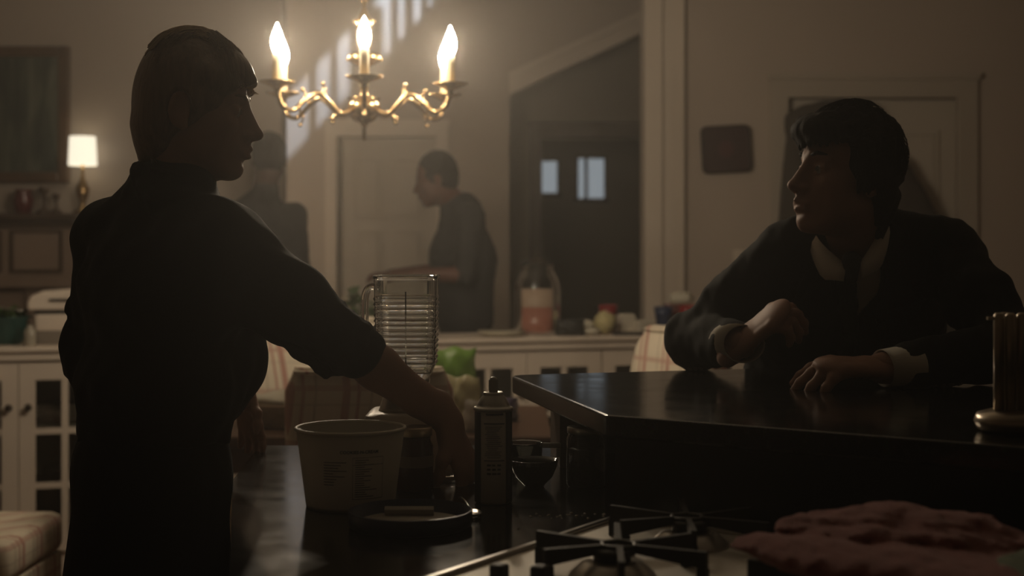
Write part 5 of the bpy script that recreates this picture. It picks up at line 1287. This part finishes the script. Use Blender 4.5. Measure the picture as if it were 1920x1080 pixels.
for i in range(40):                            # over the ears, sideburns and nape
    s_ = 1 if i%2 else -1; x = R_.uniform(-.055,.022); H.cone(F,(x+.006,s_*(.070-max(0,-x-.03)*.5),.035+R_.uniform(0,.02)),(x,s_*(.081-max(0,-x-.03)*.7),.008),.008,.007,.006); H.cone(F,(x,s_*(.081-max(0,-x-.03)*.7),.008),(x-.004,s_*(.080-max(0,-x-.03)*.9),-.012-R_.random()*.02-(.03 if x < -.03 else 0)),.007,.002,.005)
    y = R_.uniform(-.05,.05); H.cone(F,(-.066,y,-.02),(-.064,y*.9,-.055),.012,.010,.008); H.cone(F,(-.064,y*.9,-.055),(-.056+R_.gauss(0,.006),y*.85,-.085-R_.random()*.015),.010,.002,.006)
v,f = F.surf(); hm = field_mesh('hair', [(v,f)], 0); mb = MB()
def bfn(R_):
    a = R_.uniform(-3.14,3.14); e = R_.uniform(.15,1.4); dx = math.cos(a)*math.cos(e); dy = math.sin(a)*math.cos(e); dz = math.sin(e); p = Vector((-.004+dx*.084,dy*.080,.044+dz*.087)); nn = Vector((dx,dy,dz))
    fl_ = (Vector((.6,R_.gauss(0,.3),-.2)) if dx > -.1 else Vector((-.2,dy*.5,-.9))); fl_ = (fl_-nn*fl_.dot(nn)*.9).normalized(); L_ = .04
    out = [p+fl_*L_*t+nn*(.006+.006*t*(1-t)*2+R_.gauss(0,.001)) for t in (0,.33,.66,1)]
    for q in out:
        if q.x > .03 and q.z < .056: q.z = .056
    return [tuple(q) for q in out]
strands(mb, BH, bfn, 600, 5, .0010)
sm = mb.mesh('strand'); bm = bmesh.new(); bm.from_mesh(hm); bm.from_mesh(sm); bm.to_mesh(hm); bm.free()
obj('hair', hm, HAIRK, boy, True)
def bfly(R_):
    y = R_.uniform(-.04,.06); x = R_.uniform(-.03,.05); o_ = R_.uniform(.002,.006); q = []
    for t in (0,.33,.66,1.):
        xx = x+.045*t; yy = y+.006*t; zz = .044+.092*math.sqrt(max(0,1-min(1,(xx/.098)**2+(yy/.086)**2))); q.append((xx,yy,max(zz,.085)+.006+o_*math.sin(math.pi*(.15+.75*t))))
    return q
mb = MB(); strands(mb, BH, bfly, 160, 9, .0007); o = mb.build('flyaway_hair', HAIRK, boy, True); o['kind'] = 'stuff'
# the stool he sits on
stl = thing('bar_stool', 'dark wooden bar stool under the young man', 'stool', (.67,3.18,0))
MB().lathe([(0,.66),(.17,.66),(.18,.67),(.18,.69),(.16,.70),(0,.70)], 28, cap=False).build('seat', DKWOOD, stl, True)
for sx in (-1,1):
    for sy in (-1,1): MB().tube([(sx*.11,sy*.11,.66),(sx*.17,sy*.17,0)], .016, 8).build('leg', DKWOOD, stl, True)
MB().tube([(.21*math.cos(a),.21*math.sin(a),.24) for a in [2*math.pi*k/24 for k in range(24)]], .008, 6, True).build('foot_ring', DKWOOD, stl, True)

# ---- two people in the background beyond the white worktop
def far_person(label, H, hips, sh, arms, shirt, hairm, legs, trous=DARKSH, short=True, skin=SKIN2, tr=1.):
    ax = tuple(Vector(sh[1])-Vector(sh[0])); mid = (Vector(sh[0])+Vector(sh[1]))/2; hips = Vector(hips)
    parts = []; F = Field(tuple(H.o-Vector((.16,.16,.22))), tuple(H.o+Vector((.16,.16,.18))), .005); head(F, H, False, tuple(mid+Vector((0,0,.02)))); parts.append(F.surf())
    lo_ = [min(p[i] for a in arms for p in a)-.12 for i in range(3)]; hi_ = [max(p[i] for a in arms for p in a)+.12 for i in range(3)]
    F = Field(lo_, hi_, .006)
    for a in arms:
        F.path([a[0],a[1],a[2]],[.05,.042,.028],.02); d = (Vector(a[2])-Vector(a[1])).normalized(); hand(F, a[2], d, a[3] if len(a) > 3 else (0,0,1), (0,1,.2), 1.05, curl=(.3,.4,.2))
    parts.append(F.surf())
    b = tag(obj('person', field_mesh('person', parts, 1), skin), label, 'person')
    F = Field((hips.x-.42,hips.y-.42,.82),(hips.x+.42,hips.y+.42,mid.z+.18), .009)
    F.cone(tuple(hips+Vector((0,0,.0))),tuple(hips.lerp(mid,.6)),.125*tr,.138*tr,.05,'add',ax,1.3); F.cone(tuple(hips.lerp(mid,.6)),tuple(mid-Vector((0,0,.06))),.138*tr,.105*tr,.05,'add',ax,1.4)
    tp = tuple(mid+Vector((0,0,.035))); F.cone(sh[0],tp,.054,.075,.05); F.cone(sh[1],tp,.054,.075,.05); F.cone(tuple(mid),tuple(mid.lerp(Vector(H.p(-.03,0,-.10)),.75)),.085,.064,.05)
    for a in arms:
        e = Vector(a[0]).lerp(Vector(a[1]), 1.) ; F.path([a[0],tuple(e)],[.066,.058],.04)
        if not short: F.path([a[1],tuple(Vector(a[1]).lerp(Vector(a[2]),.9))],[.055,.045],.03)
    F.noise(.004, 14, 3); F.half((0,0,.86),(0,0,-1)); obj('shirt', field_mesh('shirt',[F.surf()],1), shirt, b)
    F = Field((hips.x-.35,hips.y-.35,.03),(hips.x+.35,hips.y+.35,1.05), .012); F.cone(tuple(hips),tuple(hips-Vector((0,0,.1))),.125,.12,.03,'add',ax,1.3)
    axn = Vector(ax).normalized()
    for s in (-1,1): F.path([tuple(hips+axn*.08*s-Vector((0,0,.1))),tuple(Vector((hips.x,hips.y,.5))+axn*.09*s),tuple(Vector((hips.x,hips.y,.09))+axn*.1*s)],[.09,.07,.055],.03)
    obj('trousers', field_mesh('trousers',[F.surf()],1), trous, b)
    for s in (-1,1):
        c = Vector((hips.x,hips.y,.05))+axn*.1*s; F = Field(tuple(c-Vector((.2,.2,.06))),tuple(c+Vector((.2,.2,.08))),.008); F.cone(tuple(c-H.f*.05),tuple(Vector((c.x,c.y,.045))+Vector((H.f.x,H.f.y,0)).normalized()*.13),.045,.04,.02); F.half((0,0,.0),(0,0,-1)); obj('shoe', field_mesh('shoe',[F.surf()],1), KBLK, b)
    F = Field(tuple(H.o-Vector((.16,.16,.14))), tuple(H.o+Vector((.16,.16,.18))), .004)
    H.ell(F,(-.006,0,.046),(.086,.080,.088),.01); H.ell(F,(-.046,0,.0),(.042,.072,.060),.03); H.ell(F,(.108,0,-.026),(.062,.12,.072),.008,'sub')
    for s in (-1,1): H.ell(F,(.056,s*.085,-.050),(.044,.036,.070),.008,'sub'); H.ell(F,(-.008,s*.085,-.006),(.018,.022,.03),.004,'sub')
    F.noise(.0022, 90, 6); obj('hair', field_mesh('hair',[F.surf()],0), hairm, b)
    return b
Hm = Frame((-.358,6.82,1.640), (-.97,.10,-.16), (0,0,1), 1.10)
far_person('man in a grey shirt beyond the worktop, head bowed in profile', Hm, (-.235,6.95,.98), ((-.20,6.74,1.46),(-.29,7.05,1.47)),
    [((-.20,6.74,1.46),(-.225,6.68,1.185),(-.46,6.66,1.19),(0,-.3,1)), ((-.29,7.05,1.47),(-.36,7.08,1.20),(-.60,6.98,1.18),(0,.3,1))], GREYSH, HAIRK, None, tr=1.12)
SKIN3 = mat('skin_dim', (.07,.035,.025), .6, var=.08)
Hf = Frame((-1.175,6.80,1.735), (-.25,.95,0), (0,0,1), 1.05)
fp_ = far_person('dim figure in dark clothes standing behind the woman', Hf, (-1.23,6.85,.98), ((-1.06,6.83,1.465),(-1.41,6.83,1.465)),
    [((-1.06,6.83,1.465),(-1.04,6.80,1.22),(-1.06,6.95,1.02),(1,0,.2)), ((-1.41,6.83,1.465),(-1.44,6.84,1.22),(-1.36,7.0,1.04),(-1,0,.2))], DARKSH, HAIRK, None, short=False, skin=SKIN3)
# cloth shape added in place of the dark triangular shadow on the door
SHADOW_CLOTH = mat('door_shadow_shape', (.055,.045,.036), .9, var=.2, scale=20)
ct = thing('door_shadow_shape', 'dark cloth shape standing in for the shadow on the door behind the young man', 'coat', (0,0,0))
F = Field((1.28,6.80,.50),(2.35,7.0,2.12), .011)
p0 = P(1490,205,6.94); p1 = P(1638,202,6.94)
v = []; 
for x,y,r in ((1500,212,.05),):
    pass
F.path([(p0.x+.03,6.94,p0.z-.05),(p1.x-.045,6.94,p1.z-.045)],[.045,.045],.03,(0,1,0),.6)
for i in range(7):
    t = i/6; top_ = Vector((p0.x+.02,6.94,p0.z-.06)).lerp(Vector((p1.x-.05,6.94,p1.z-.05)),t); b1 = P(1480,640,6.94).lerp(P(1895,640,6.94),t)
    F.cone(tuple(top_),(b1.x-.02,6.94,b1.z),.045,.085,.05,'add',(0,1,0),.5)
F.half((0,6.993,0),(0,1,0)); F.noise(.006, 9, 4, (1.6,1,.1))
obj('shadow_shape_cloth', field_mesh('shadow_shape_cloth',[F.surf()],1), SHADOW_CLOTH, ct)
MB().tube([(p1.x-.2,6.995,p1.z-.02),(p1.x-.2,6.95,p1.z-.02),(p1.x-.2,6.94,p1.z+.01)], .006, 6).build('hook', BRASS, ct, True)
